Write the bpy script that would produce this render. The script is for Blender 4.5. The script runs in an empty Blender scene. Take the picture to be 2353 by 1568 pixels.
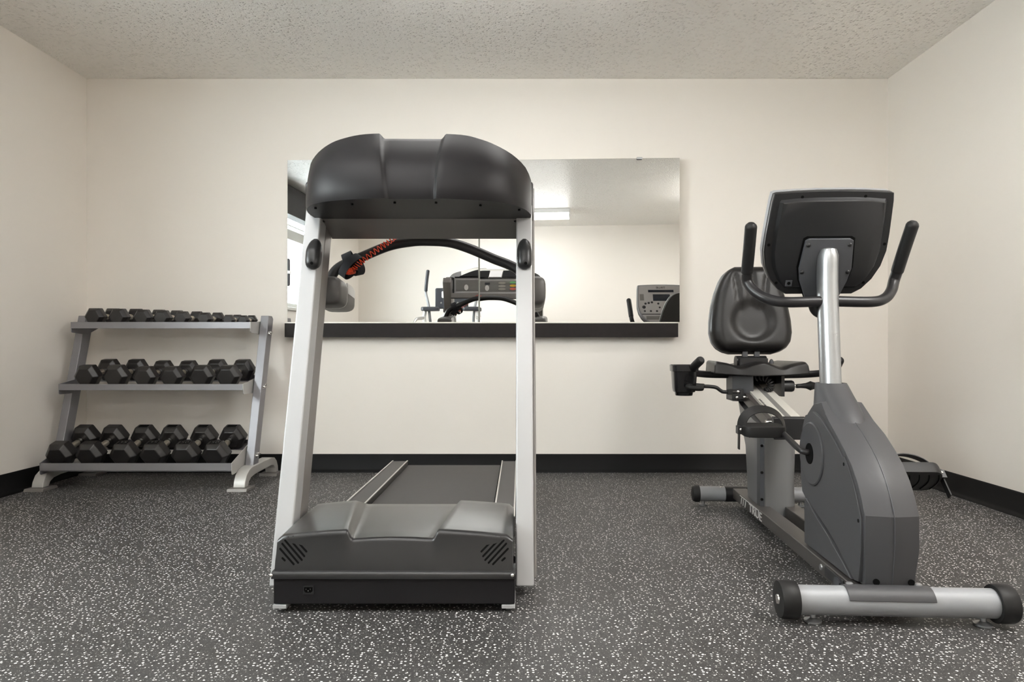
import bpy, bmesh, math, random
from mathutils import Vector, Matrix
random.seed(7)
SC = bpy.context.scene
COL = SC.collection
PI = math.pi

# ------------------------------------------------------------------ room numbers
D = 4.239          # wall with the mirror
YB = -0.95         # wall behind the camera
XL, XR = -2.691, 2.283
H = 2.442
CAMZ = 0.77

# ------------------------------------------------------------------ materials
def new_mat(name):
    m = bpy.data.materials.new(name); m.use_nodes = True
    nt = m.node_tree
    return m, nt, nt.nodes['Principled BSDF']

def mat(name, col, rough=0.5, metal=0.0, spec=0.5, bump=0.0, bscale=300.0, bdist=0.001, var=0.0, vscale=6.0, coat=0.0):
    m, nt, b = new_mat(name)
    b.inputs['Base Color'].default_value = (*col, 1)
    b.inputs['Roughness'].default_value = rough
    b.inputs['Metallic'].default_value = metal
    b.inputs['Specular IOR Level'].default_value = spec
    b.inputs['Coat Weight'].default_value = coat; b.inputs['Coat Roughness'].default_value = 0.32
    tc = nt.nodes.new('ShaderNodeTexCoord')
    if var > 0:
        n = nt.nodes.new('ShaderNodeTexNoise'); n.inputs['Scale'].default_value = vscale; n.inputs['Detail'].default_value = 4
        nt.links.new(tc.outputs['Object'], n.inputs['Vector'])
        r = nt.nodes.new('ShaderNodeMapRange')
        r.inputs['To Min'].default_value = 1 - var; r.inputs['To Max'].default_value = 1 + var
        nt.links.new(n.outputs['Fac'], r.inputs['Value'])
        mx = nt.nodes.new('ShaderNodeVectorMath'); mx.operation = 'SCALE'
        mx.inputs[0].default_value = col
        nt.links.new(r.outputs['Result'], mx.inputs['Scale'])
        nt.links.new(mx.outputs['Vector'], b.inputs['Base Color'])
    if bump > 0:
        n = nt.nodes.new('ShaderNodeTexNoise'); n.inputs['Scale'].default_value = bscale; n.inputs['Detail'].default_value = 3
        nt.links.new(tc.outputs['Object'], n.inputs['Vector'])
        bp = nt.nodes.new('ShaderNodeBump'); bp.inputs['Strength'].default_value = bump; bp.inputs['Distance'].default_value = bdist
        nt.links.new(n.outputs['Fac'], bp.inputs['Height'])
        nt.links.new(bp.outputs['Normal'], b.inputs['Normal'])
    return m

def emit(name, col, s):
    m, nt, b = new_mat(name)
    b.inputs['Base Color'].default_value = (*col, 1)
    b.inputs['Emission Color'].default_value = (*col, 1)
    b.inputs['Emission Strength'].default_value = s
    return m

LIGHT_STRENGTH = 8.5
M = {}
M['wall'] = mat('cream_wall_paint', (0.83, 0.785, 0.73), 0.55, bump=0.12, bscale=90, bdist=0.002)
M['vinyl_base'] = mat('black_vinyl', (0.006, 0.006, 0.0062), 0.5, spec=0.15)
M['vinyl_toe'] = mat('black_vinyl_toe', (0.03, 0.03, 0.031), 0.5)
M['dark_wood'] = mat('dark_wood', (0.016, 0.0125, 0.012), 0.55, spec=0.25, bump=0.2, bscale=120, bdist=0.001, var=0.25, vscale=30)
M['silver'] = mat('silver_paint', (0.43, 0.43, 0.435), 0.38, 0.15, bump=0.04, bscale=700, bdist=0.0005)
M['charcoal'] = mat('charcoal_plastic', (0.013, 0.012, 0.013), 0.48, spec=0.24, bump=0.10, bscale=900, bdist=0.0004)
M['hood'] = mat('charcoal_hood_plastic', (0.012, 0.0115, 0.012), 0.36, spec=0.30, coat=0.6, bump=0.12, bscale=800, bdist=0.0005)
M['plate'] = mat('dark_brushed_plate', (0.24, 0.225, 0.215), 0.42, 0.3, bump=0.08, bscale=900, bdist=0.0004)
M['black'] = mat('black_plastic', (0.014, 0.014, 0.015), 0.38)
M['black_gloss'] = mat('glossy_black_plastic', (0.010, 0.010, 0.011), 0.12)
M['void'] = mat('dark_slot', (0.003, 0.003, 0.003), 0.8, spec=0.1)  # near-black stands in for shade in holes, slots and gaps; also marks
M['rubber'] = mat('black_rubber', (0.013, 0.0125, 0.0125), 0.5, spec=0.32, bump=0.1, bscale=500, bdist=0.0005)
M['pod'] = mat('grey_pod_plastic', (0.11, 0.105, 0.10), 0.42, bump=0.08, bscale=800, bdist=0.0004)
M['tube_black'] = mat('satin_black_tube', (0.018, 0.017, 0.018), 0.34, spec=0.4, bump=0.06, bscale=600, bdist=0.0004)
M['belt'] = mat('running_belt_fabric', (0.055, 0.052, 0.050), 0.62, bump=0.35, bscale=700, bdist=0.0008, var=0.12, vscale=40)
M['rail_grip'] = mat('side_rail_plastic', (0.070, 0.066, 0.064), 0.55, bump=0.2, bscale=600, bdist=0.0006)
M['alu'] = mat('aluminium_trim', (0.66, 0.65, 0.62), 0.32, 0.7)
M['white_alu'] = mat('pale_aluminium', (0.80, 0.78, 0.72), 0.38, 0.35)
M['chrome'] = mat('chrome', (0.80, 0.78, 0.75), 0.14, 1.0)
M['grip_metal'] = mat('beige_grip_metal', (0.72, 0.66, 0.56), 0.30, 0.9, bump=0.3, bscale=900, bdist=0.0005)  # beige reflection put into the base colour of the knurled chrome
M['post'] = mat('satin_steel_post', (0.44, 0.45, 0.46), 0.34, 0.85)
M['bike_grey'] = mat('dark_grey_bike_plastic', (0.060, 0.0595, 0.063), 0.45, spec=0.35, bump=0.12, bscale=900, bdist=0.0004)
M['bike_metal'] = mat('grey_metallic_paint', (0.29, 0.297, 0.31), 0.46, 0.1, bump=0.08, bscale=900, bdist=0.0004)
M['column'] = mat('dark_silver_column', (0.20, 0.203, 0.21), 0.34, 0.45, bump=0.06, bscale=900, bdist=0.0004)
M['bike_rail'] = mat('bronze_grey_paint', (0.075, 0.068, 0.064), 0.38, 0.3)
M['graphite'] = mat('graphite_plate', (0.075, 0.077, 0.085), 0.45, 0.2, bump=0.08, bscale=900, bdist=0.0004)
M['seat'] = mat('black_vinyl_upholstery', (0.012, 0.011, 0.011), 0.36, spec=0.4, bump=0.12, bscale=500, bdist=0.0006)
M['rack'] = mat('grey_rack_paint', (0.25, 0.245, 0.262), 0.36, 0.35, bump=0.05, bscale=700, bdist=0.0004)
M['rack_foot'] = mat('pale_grey_rack_paint', (0.52, 0.51, 0.49), 0.38, 0.25)
M['hex'] = mat('black_hex_rubber', (0.014, 0.0125, 0.0125), 0.34, spec=0.6, bump=0.15, bscale=260, bdist=0.0006, var=0.2, vscale=20)
M['hex_mark'] = mat('raised_rubber_digits', (0.045, 0.042, 0.042), 0.35)
M['red_cord'] = mat('red_coiled_cord', (0.90, 0.075, 0.018), 0.30)
M['velcro'] = mat('black_webbing', (0.014, 0.014, 0.018), 0.8, bump=0.4, bscale=900, bdist=0.0006)
M['white'] = mat('white_plastic', (0.80, 0.79, 0.77), 0.45)
M['letter'] = mat('silver_lettering', (0.88, 0.87, 0.86), 0.3, 0.3)
M['beige_panel'] = mat('pale_console_panel', (0.38, 0.37, 0.32), 0.4, 0.2)
M['panel_grey'] = mat('grey_console_overlay', (0.20, 0.195, 0.185), 0.4)
M['screen'] = mat('dark_screen', (0.020, 0.024, 0.035), 0.15)
M['console_silver'] = mat('silver_console_face', (0.46, 0.45, 0.45), 0.42, 0.4)
M['green'] = mat('green_button', (0.18, 0.55, 0.20), 0.4)
M['amber'] = mat('amber_button', (0.80, 0.52, 0.06), 0.4)
M['redb'] = mat('red_button', (0.75, 0.20, 0.15), 0.4)
M['navy'] = mat('dark_blue_grey_plastic', (0.035, 0.037, 0.045), 0.42)
M['window_white'] = mat('window_frame_paint', (0.62, 0.63, 0.60), 0.5)
M['snow'] = mat('snow_ground', (0.85, 0.87, 0.9), 0.8)
M['bark'] = mat('grey_bark', (0.62, 0.60, 0.60), 0.9)
M['lamp'] = emit('lamp_diffuser', (1.0, 0.985, 0.96), LIGHT_STRENGTH)
M['lamp_dim'] = emit('lamp_diffuser_soft', (1.0, 0.985, 0.96), 3.8)
M['added_lamp_side'] = emit('added_diffuser_side', (1.0, 0.985, 0.96), 16.0)
M['added_lamp_mid'] = emit('added_diffuser_mid', (1.0, 0.985, 0.96), 5.0)
M['lamp_metal'] = mat('lamp_metal', (0.8, 0.8, 0.79), 0.5)

def mk_mirror():
    m, nt, b = new_mat('mirror_silver')
    b.inputs['Base Color'].default_value = (0.80, 0.805, 0.80, 1)
    b.inputs['Metallic'].default_value = 1; b.inputs['Roughness'].default_value = 0.0
    return m
M['mirror'] = mk_mirror()
M['mirror_edge'] = mat('mirror_edge_glass', (0.45, 0.50, 0.46), 0.3)

def mk_glass():
    m, nt, b = new_mat('window_glass')
    nt.nodes.remove(b)
    out = nt.nodes['Material Output']
    g = nt.nodes.new('ShaderNodeBsdfGlossy'); g.inputs['Roughness'].default_value = 0.0
    t = nt.nodes.new('ShaderNodeBsdfTransparent'); t.inputs['Color'].default_value = (0.95, 0.97, 0.96, 1)
    lw = nt.nodes.new('ShaderNodeLayerWeight'); pw = nt.nodes.new('ShaderNodeMath'); pw.operation = 'POWER'; pw.inputs[1].default_value = 5
    nt.links.new(lw.outputs['Facing'], pw.inputs[0])
    f = nt.nodes.new('ShaderNodeMath'); f.operation = 'MULTIPLY_ADD'; f.inputs[1].default_value = 0.5; f.inputs[2].default_value = 0.04
    nt.links.new(pw.outputs[0], f.inputs[0])
    mx = nt.nodes.new('ShaderNodeMixShader')
    nt.links.new(f.outputs[0], mx.inputs[0]); nt.links.new(t.outputs[0], mx.inputs[1]); nt.links.new(g.outputs[0], mx.inputs[2])
    nt.links.new(mx.outputs[0], out.inputs['Surface'])
    return m
M['glass'] = mk_glass()

def mk_ceiling():
    m, nt, b = new_mat('textured_ceiling')
    b.inputs['Base Color'].default_value = (0.89, 0.865, 0.82, 1)
    b.inputs['Roughness'].default_value = 0.28
    b.inputs['Specular IOR Level'].default_value = 0.6
    tc = nt.nodes.new('ShaderNodeTexCoord')
    N, L = nt.nodes, nt.links
    def mth(op, a, b_=None, c=None):
        q = N.new('ShaderNodeMath'); q.operation = op
        for k, x in enumerate((a, b_, c)):
            if x is None: continue
            if isinstance(x, (int, float)): q.inputs[k].default_value = x
            else: L.new(x, q.inputs[k])
        return q.outputs[0]
    n = N.new('ShaderNodeTexNoise'); n.inputs['Scale'].default_value = 60; n.inputs['Detail'].default_value = 4; n.inputs['Roughness'].default_value = 0.6
    L.new(tc.outputs['Object'], n.inputs['Vector'])
    v = N.new('ShaderNodeTexVoronoi'); v.inputs['Scale'].default_value = 62
    wv = N.new('ShaderNodeVectorMath'); wv.operation = 'MULTIPLY_ADD'
    L.new(n.outputs['Color'], wv.inputs[0]); wv.inputs[1].default_value = (0.012, 0.012, 0.0); L.new(tc.outputs['Object'], wv.inputs[2])
    L.new(wv.outputs[0], v.inputs['Vector'])
    sc_ = N.new('ShaderNodeSeparateColor'); L.new(v.outputs['Color'], sc_.inputs[0])
    drop = mth('MULTIPLY', mth('MAXIMUM', mth('SUBTRACT', 0.42, v.outputs['Distance']), 0.0), mth('LESS_THAN', sc_.outputs[0], 0.55))
    hgt = mth('ADD', mth('MULTIPLY', drop, 1.1), mth('MULTIPLY', n.outputs['Fac'], 0.45))
    bp = N.new('ShaderNodeBump'); bp.inputs['Strength'].default_value = 1.0; bp.inputs['Distance'].default_value = 0.0165
    L.new(hgt, bp.inputs['Height']); L.new(bp.outputs['Normal'], b.inputs['Normal'])
    return m
M['ceiling'] = mk_ceiling()

def mk_floor():
    m, nt, b = new_mat('speckled_rubber_floor')
    N, L = nt.nodes, nt.links
    def math_(op, a, b_=None, c=None):
        n = N.new('ShaderNodeMath'); n.operation = op
        for i, x in enumerate((a, b_, c)):
            if x is None: continue
            if isinstance(x, (int, float)): n.inputs[i].default_value = x
            else: L.new(x, n.inputs[i])
        return n.outputs[0]
    geo = N.new('ShaderNodeNewGeometry')
    wob = N.new('ShaderNodeTexNoise'); wob.inputs['Scale'].default_value = 170; wob.inputs['Detail'].default_value = 2
    L.new(geo.outputs['Position'], wob.inputs['Vector'])
    wv = N.new('ShaderNodeVectorMath'); wv.operation = 'MULTIPLY_ADD'
    L.new(wob.outputs['Color'], wv.inputs[0]); wv.inputs[1].default_value = (0.008, 0.008, 0); L.new(geo.outputs['Position'], wv.inputs[2])
    def flecks(scale, rmin, rmax, keep):
        v = N.new('ShaderNodeTexVoronoi'); v.voronoi_dimensions = '2D'; v.inputs['Scale'].default_value = scale
        L.new(wv.outputs[0], v.inputs['Vector'])
        s = N.new('ShaderNodeSeparateColor'); L.new(v.outputs['Color'], s.inputs[0])
        r = math_('MULTIPLY_ADD', s.outputs[0], rmax - rmin, rmin)
        k = math_('LESS_THAN', s.outputs[1], keep)
        r = math_('MULTIPLY', r, k)
        return math_('LESS_THAN', v.outputs['Distance'], r)
    f1 = flecks(84, 0.08, 0.245, 0.62)
    f2 = flecks(170, 0.06, 0.22, 0.45)
    big = N.new('ShaderNodeTexNoise'); big.inputs['Scale'].default_value = 1.6; big.inputs['Detail'].default_value = 5
    L.new(geo.outputs['Position'], big.inputs['Vector'])
    fine = N.new('ShaderNodeTexNoise'); fine.inputs['Scale'].default_value = 240; fine.inputs['Detail'].default_value = 3
    L.new(geo.outputs['Position'], fine.inputs['Vector'])
    g = math_('ADD', math_('MULTIPLY', big.outputs['Fac'], 0.022), math_('MULTIPLY', fine.outputs['Fac'], 0.040))
    base = math_('ADD', g, 0.016)
    cb = N.new('ShaderNodeCombineColor')
    L.new(base, cb.inputs[0]); L.new(math_('MULTIPLY', base, 0.96), cb.inputs[1]); L.new(math_('MULTIPLY', base, 0.95), cb.inputs[2])
    mx1 = N.new('ShaderNodeMix'); mx1.data_type = 'RGBA'
    L.new(math_('MULTIPLY', f2, 0.55), mx1.inputs['Factor']); L.new(cb.outputs[0], mx1.inputs['A']); mx1.inputs['B'].default_value = (0.42, 0.41, 0.39, 1)
    mx2 = N.new('ShaderNodeMix'); mx2.data_type = 'RGBA'
    L.new(f1, mx2.inputs['Factor']); L.new(mx1.outputs['Result'], mx2.inputs['A']); mx2.inputs['B'].default_value = (0.80, 0.79, 0.77, 1)
    # interlocking tile joints
    sp = N.new('ShaderNodeSeparateXYZ'); L.new(geo.outputs['Position'], sp.inputs[0])
    def joint(coord, along, off):
        w = math_('SINE', math_('MULTIPLY', along, 2 * PI / 0.2))
        w = math_('MINIMUM', math_('MAXIMUM', math_('MULTIPLY', w, 5.0), -1.0), 1.0)
        s = math_('SUBTRACT', coord, math_('MULTIPLY', w, 0.017))
        s = math_('SUBTRACT', s, off)
        s = math_('SUBTRACT', s, math_('ROUND', s))          # one joint every metre
        return math_('LESS_THAN', math_('ABSOLUTE', s), 0.0011)
    j = math_('MAXIMUM', joint(sp.outputs[0], sp.outputs[1], 0.20), joint(sp.outputs[1], sp.outputs[0], 0.55))
    mx3 = N.new('ShaderNodeMix'); mx3.data_type = 'RGBA'
    L.new(math_('MULTIPLY', j, 0.65), mx3.inputs['Factor']); L.new(mx2.outputs['Result'], mx3.inputs['A']); mx3.inputs['B'].default_value = (0.012, 0.011, 0.011, 1)
    L.new(mx3.outputs['Result'], b.inputs['Base Color'])
    b.inputs['Roughness'].default_value = 0.5
    bp = N.new('ShaderNodeBump'); bp.inputs['Strength'].default_value = 0.35; bp.inputs['Distance'].default_value = 0.002
    L.new(fine.outputs['Fac'], bp.inputs['Height']); L.new(bp.outputs['Normal'], b.inputs['Normal'])
    return m
M['floor'] = mk_floor()

# ------------------------------------------------------------------ object helpers
MW = {}
def thing(name, label, cat, loc=(0, 0, 0), rotz=0.0, group=None):
    o = bpy.data.objects.new(name, None); COL.objects.link(o)
    o.empty_display_size = 0.1
    o.location = loc; o.rotation_euler = (0, 0, rotz)
    o['label'] = label; o['category'] = cat
    if group: o['group'] = group
    MW[o.name] = Matrix.Translation(loc) @ Matrix.Rotation(rotz, 4, 'Z')
    return o

def tag(o, label, cat, group=None):
    o['label'] = label; o['category'] = cat
    if group: o['group'] = group
    return o

def world_of(p):
    while p is not None:
        if p.name in MW: return MW[p.name]
        p = p.parent
    return Matrix.Identity(4)

def obj(name, bm, m, parent=None, local=False, sharp=38, bevel=0.0, seg=2, label=None, keep=False):
    """link a bmesh as one mesh object; verts are in world space unless local"""
    if parent is not None and not local:
        bm.transform(world_of(parent).inverted())
    bmesh.ops.recalc_face_normals(bm, faces=bm.faces) if not keep else None
    a = math.radians(sharp)
    for f in bm.faces: f.smooth = True
    for e in bm.edges:
        if len(e.link_faces) == 2 and e.calc_face_angle(0) > a: e.smooth = False
    me = bpy.data.meshes.new(name); bm.to_mesh(me); bm.free()
    for x in (m if isinstance(m, (list, tuple)) else [m]): me.materials.append(x)
    o = bpy.data.objects.new(name, me); COL.objects.link(o)
    if parent is not None: o.parent = parent
    if bevel > 0:
        md = o.modifiers.new('edge', 'BEVEL'); md.width = bevel; md.segments = seg
        md.limit_method = 'ANGLE'; md.angle_limit = math.radians(32); md.harden_normals = True
    if label: o['label'] = label
    return o

def struct(name, bm, m, parent=None, **k):
    o = obj(name, bm, m, parent, **k)
    if parent is None: o['kind'] = 'structure'
    return o

def bx(bm, x0, x1, y0, y1, z0, z1, mi=0):
    vs = [bm.verts.new((x, y, z)) for x in (x0, x1) for y in (y0, y1) for z in (z0, z1)]
    for q in ((0, 1, 3, 2), (4, 6, 7, 5), (0, 4, 5, 1), (2, 3, 7, 6), (0, 2, 6, 4), (1, 5, 7, 3)):
        f = bm.faces.new([vs[i] for i in q]); f.material_index = mi
    return bm

def box(x0, x1, y0, y1, z0, z1): return bx(bmesh.new(), x0, x1, y0, y1, z0, z1)

def prism(poly, fn, a, b, bm=None):
    """poly: 2D points; fn(p,q,t) -> 3D ; extruded from t=a to t=b"""
    bm = bm or bmesh.new()
    A = [bm.verts.new(fn(p, q, a)) for p, q in poly]; B = [bm.verts.new(fn(p, q, b)) for p, q in poly]
    n = len(poly)
    bm.faces.new(A); bm.faces.new(B[::-1])
    for i in range(n): bm.faces.new((A[i], B[i], B[(i + 1) % n], A[(i + 1) % n]))
    return bm
YZ = lambda p, q, t: (t, p, q)
XZ = lambda p, q, t: (p, t, q)
XY = lambda p, q, t: (p, q, t)

def loft(rings, bm=None, caps=True, closed=True):
    bm = bm or bmesh.new()
    R = [[bm.verts.new(p) for p in r] for r in rings]
    n = len(rings[0])
    for a, b in zip(R[:-1], R[1:]):
        for i in range(n if closed else n - 1):
            j = (i + 1) % n
            bm.faces.new((a[i], a[j], b[j], b[i]))
    if caps and closed:
        bm.faces.new(R[0][::-1]); bm.faces.new(R[-1])
    return bm

def smooth_path(pts, n=8):
    pts = [Vector(p) for p in pts]
    if len(pts) < 3: return pts
    out = []
    P = [pts[0] * 2 - pts[1]] + pts + [pts[-1] * 2 - pts[-2]]
    for i in range(1, len(P) - 2):
        p0, p1, p2, p3 = P[i - 1:i + 3]
        for k in range(n):
            t = k / n
            out.append(0.5 * ((2 * p1) + (p2 - p0) * t + (2 * p0 - 5 * p1 + 4 * p2 - p3) * t * t + (3 * p1 - p0 - 3 * p2 + p3) * t ** 3))
    out.append(pts[-1])
    return out

def tube(pts, r, seg=16, bm=None, smooth=8, rb=None, up=None, round_ends=False):
    """r: radius or list per control point (linear along the path); rb: second radius for an oval"""
    ctrl = [Vector(p) for p in pts]
    path = smooth_path(ctrl, smooth) if smooth and len(ctrl) > 2 else ctrl
    n = len(path)
    def rad(i):
        if isinstance(r, (int, float)): return r
        t = i / (n - 1) * (len(r) - 1); k = min(int(t), len(r) - 2); return r[k] + (r[k + 1] - r[k]) * (t - k)
    rings = []
    tan = [(path[min(i + 1, n - 1)] - path[max(i - 1, 0)]).normalized() for i in range(n)]
    u = Vector(up) if up else (Vector((0, 0, 1)) if abs(tan[0].z) < 0.9 else Vector((1, 0, 0)))
    u = (u - tan[0] * u.dot(tan[0])).normalized()
    def ring(c, t, u, a, b):
        w = t.cross(u)
        return [c + u * (a * math.cos(2 * PI * k / seg)) + w * (b * math.sin(2 * PI * k / seg)) for k in range(seg)]
    k_rb = (rb / r) if rb and isinstance(r, (int, float)) else 1.0
    for i in range(n):
        u = (u - tan[i] * u.dot(tan[i])).normalized()
        a = rad(i)
        if round_ends and i == 0:
            for q in (0.15, 0.5, 0.8, 0.95):
                s = math.sqrt(max(0, 1 - (1 - q) ** 2)); rings.append(ring(path[0] - tan[0] * a * (1 - q) * 0.9, tan[0], u, a * s, a * s * k_rb))
        rings.append(ring(path[i], tan[i], u, a, a * k_rb))
        if round_ends and i == n - 1:
            for q in (0.95, 0.8, 0.5, 0.15):
                s = math.sqrt(max(0, 1 - (1 - q) ** 2)); rings.append(ring(path[-1] + tan[-1] * a * (1 - q) * 0.9, tan[-1], u, a * s, a * s * k_rb))
    return loft(rings, bm)

def lathe(c, axis, prof, seg=24, bm=None):
    """prof: list of (distance along axis, radius)"""
    axis = Vector(axis).normalized(); c = Vector(c)
    u = Vector((0, 0, 1)) if abs(axis.z) < 0.9 else Vector((1, 0, 0))
    u = (u - axis * u.dot(axis)).normalized(); w = axis.cross(u)
    rings = [[c + axis * d + u * (r * math.cos(2 * PI * k / seg)) + w * (r * math.sin(2 * PI * k / seg)) for k in range(seg)] for d, r in prof]
    return loft(rings, bm)

def cyl(p0, p1, r, seg=20, bm=None):
    p0, p1 = Vector(p0), Vector(p1)
    return lathe(p0, p1 - p0, [(0, r), ((p1 - p0).length, r)], seg, bm)

def dome(c, axis, r, h, seg=16, bm=None):
    return lathe(c, axis, [(0, r), (h * 0.4, r * 0.92), (h * 0.75, r * 0.65), (h * 0.95, r * 0.3), (h, r * 0.05)], seg, bm)

def super_ring(cx, cy, z, rx, ry, n=2.0, seg=32):
    out = []
    for k in range(seg):
        a = 2 * PI * k / seg; c, s = math.cos(a), math.sin(a)
        out.append(Vector((cx + rx * math.copysign(abs(c) ** (2 / n), c), cy + ry * math.copysign(abs(s) ** (2 / n), s), z)))
    return out

def round_rect(x0, x1, y0, y1, r, k=5):
    pts = []
    for cx, cy, a0 in ((x1 - r, y1 - r, 0), (x0 + r, y1 - r, 90), (x0 + r, y0 + r, 180), (x1 - r, y0 + r, 270)):
        for i in range(k + 1):
            a = math.radians(a0 + 90 * i / k); pts.append((cx + r * math.cos(a), cy + r * math.sin(a)))
    return pts

def text_bm(txt, size, mtx, depth=0.0015, align='CENTER', shear=0.0):
    cu = bpy.data.curves.new('lettering', 'FONT'); cu.body = txt; cu.size = size; cu.extrude = depth; cu.align_x = align; cu.align_y = 'CENTER'; cu.shear = shear
    cu.resolution_u = 3
    o = bpy.data.objects.new('lettering', cu); COL.objects.link(o)
    dg = bpy.context.evaluated_depsgraph_get(); dg.update()
    me = bpy.data.meshes.new_from_object(o.evaluated_get(dg))
    bm = bmesh.new(); bm.from_mesh(me); bm.transform(mtx)
    bpy.data.objects.remove(o); bpy.data.curves.remove(cu); bpy.data.meshes.remove(me)
    return bm

def frame_mtx(origin, xa, ya):
    xa = Vector(xa).normalized(); ya = Vector(ya).normalized(); za = xa.cross(ya)
    m = Matrix((xa, ya, za)).transposed().to_4x4(); m.translation = Vector(origin)
    return m

def lerp(a, b, t): return a + (b - a) * t
def interp(tab, c):
    for (c0, *p0), (c1, *p1) in zip(tab[:-1], tab[1:]):
        if c <= c1 + 1e-9:
            t = (c - c0) / (c1 - c0) if c1 > c0 else 0
            return [lerp(a, b, t) for a, b in zip(p0, p1)]
    return list(tab[-1][1:])
def sinterp(tab, c):
    """smooth (Catmull-Rom) interpolation of a table"""
    n = len(tab)
    for i in range(n - 1):
        if c <= tab[i + 1][0] + 1e-9:
            c0, c1 = tab[i][0], tab[i + 1][0]; t = (c - c0) / (c1 - c0)
            out = []
            for k in range(1, len(tab[0])):
                p1, p2 = tab[i][k], tab[i + 1][k]
                m1 = (p2 - tab[i - 1][k]) / (c1 - tab[i - 1][0]) * (c1 - c0) if i > 0 else (p2 - p1)
                m2 = (tab[i + 2][k] - p1) / (tab[i + 2][0] - c0) * (c1 - c0) if i < n - 2 else (p2 - p1)
                t2, t3 = t * t, t ** 3
                out.append((2 * t3 - 3 * t2 + 1) * p1 + (t3 - 2 * t2 + t) * m1 + (-2 * t3 + 3 * t2) * p2 + (t3 - t2) * m2)
            return out
    return list(tab[-1][1:])

# ------------------------------------------------------------------ room shell
T = 0.12
struct('floor', box(XL - T, XR + T, YB - T, D + T, -0.1, 0), M['floor'])
struct('ceiling', box(XL - T, XR + T, YB - T, D + T, H, H + 0.1), M['ceiling'])
struct('wall_back', box(XL - T, XR + T, D, D + T, 0, H), M['wall'])
struct('wall_front', box(XL - T, XR + T, YB - T, YB, 0, H), M['wall'])
struct('wall_right', box(XR, XR + T, YB, D, 0, H), M['wall'])
WY0, WY1, WZ0, WZ1 = 0.42, 1.95, 1.20, 2.30          # window opening in the left wall
bm = bmesh.new()
bx(bm, XL - T, XL, YB, WY0, 0, H); bx(bm, XL - T, XL, WY1, D, 0, H)
bx(bm, XL - T, XL, WY0, WY1, 0, WZ0); bx(bm, XL - T, XL, WY0, WY1, WZ1, H)
struct('wall_left', bm, M['wall'])

def baseboard(name, fn, a, b):
    prof = [(0, 0), (0.026, 0), (0.025, 0.004), (0.014, 0.012), (0.007, 0.022), (0.004, 0.104), (0.002, 0.110), (0, 0.112)]
    o = struct(name, prism(prof, fn, a, b), M['vinyl_base'], sharp=60)
    return o
baseboard('baseboard_back', lambda p, q, t: (t, D - p, q), XL, XR)
baseboard('baseboard_right', lambda p, q, t: (XR - p, t, q), YB, D)
baseboard('baseboard_left', lambda p, q, t: (XL + p, t, q), YB, D)
baseboard('baseboard_front', lambda p, q, t: (t, YB + p, q), XL, XR)

# window
w = struct('window_1', bx(bx(bx(bx(bmesh.new(), XL - 0.10, XL - 0.03, WY0, WY0 + 0.05, WZ0, WZ1), XL - 0.10, XL - 0.03, WY1 - 0.05, WY1, WZ0, WZ1),
           XL - 0.10, XL - 0.03, WY0 + 0.05, WY1 - 0.05, WZ0, WZ0 + 0.05), XL - 0.10, XL - 0.03, WY0 + 0.05, WY1 - 0.05, WZ1 - 0.05, WZ1), M['window_white'], bevel=0.004)
bm = box(XL - 0.095, XL - 0.028, WY0 + 0.05, WY1 - 0.05, 1.93, 2.04)
bx(bm, XL - 0.085, XL - 0.055, WY0 + 0.05, WY1 - 0.05, 2.085, 2.10)
bx(bm, XL - 0.090, XL - 0.035, 1.318, 1.352, WZ0 + 0.05, 1.93)
obj('window_bar', bm, M['window_white'], w, bevel=0.004)
obj('window_pane', box(XL - 0.070, XL - 0.066, WY0 + 0.05, WY1 - 0.05, WZ0 + 0.05, WZ1 - 0.05), M['glass'], w)
obj('window_sill', box(XL - 0.03, XL + 0.03, WY0 - 0.03, WY1 + 0.03, WZ0 - 0.03, WZ0), M['window_white'], w, bevel=0.004)
bm = tube([(XL - 0.015, 1.335, 1.44), (XL - 0.012, 1.335, 1.57), (XL - 0.015, 1.335, 1.70)], 0.022, rb=0.03, round_ends=True)
h = obj('dark_pad', bm, M['navy'], w)  # dark pad of unknown kind, built as a pull on the stile
obj('pad_collar', lathe((XL - 0.012, 1.335, 1.555), (0, 0, 1), [(0, 0.031), (0.03, 0.031)]), M['alu'], h)
bm = box(XL + 0.005, XL + 0.125, WY0 - 0.16, WY1 + 0.16, 2.13, 2.425)
tag(obj('window_valance', bm, M['dark_wood'], bevel=0.004), 'dark brown box valance over the window, seen in the mirror', 'valance')

# outside the window
o = struct('ground_outside', box(-30, XL - 0.5, -14, 18, -0.7, -0.6), M['snow'])
def branch(bm, p, d, r, depth):
    q = p + d * (r * 26)
    tube([p, (p + q) / 2 + Vector((random.uniform(-.1, .1), random.uniform(-.1, .1), 0)) * r * 8, q], [r, r * .8, r * .55], 6, bm, smooth=2)
    if depth == 0: return
    for _ in range(3 if depth > 1 else 4):
        nd = (d + Vector((random.uniform(-.8, .8), random.uniform(-.8, .8), random.uniform(-.25, .6)))).normalized()
        branch(bm, p + (q - p) * random.uniform(.55, 1), nd, r * .62, depth - 1)
for k, (tx, ty, lab) in enumerate(((-8.0, -2.2, 'bare grey tree outside the window, nearer one'), (-10.5, 2.2, 'bare grey tree outside the window, farther one'))):
    bm = bmesh.new(); branch(bm, Vector((tx, ty, -0.62)), Vector((0.03, 0.02, 1)), 0.055, 4)
    tag(obj('bare_tree', bm, M['bark']), lab, 'tree', 'bare trees outside the window')

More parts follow.
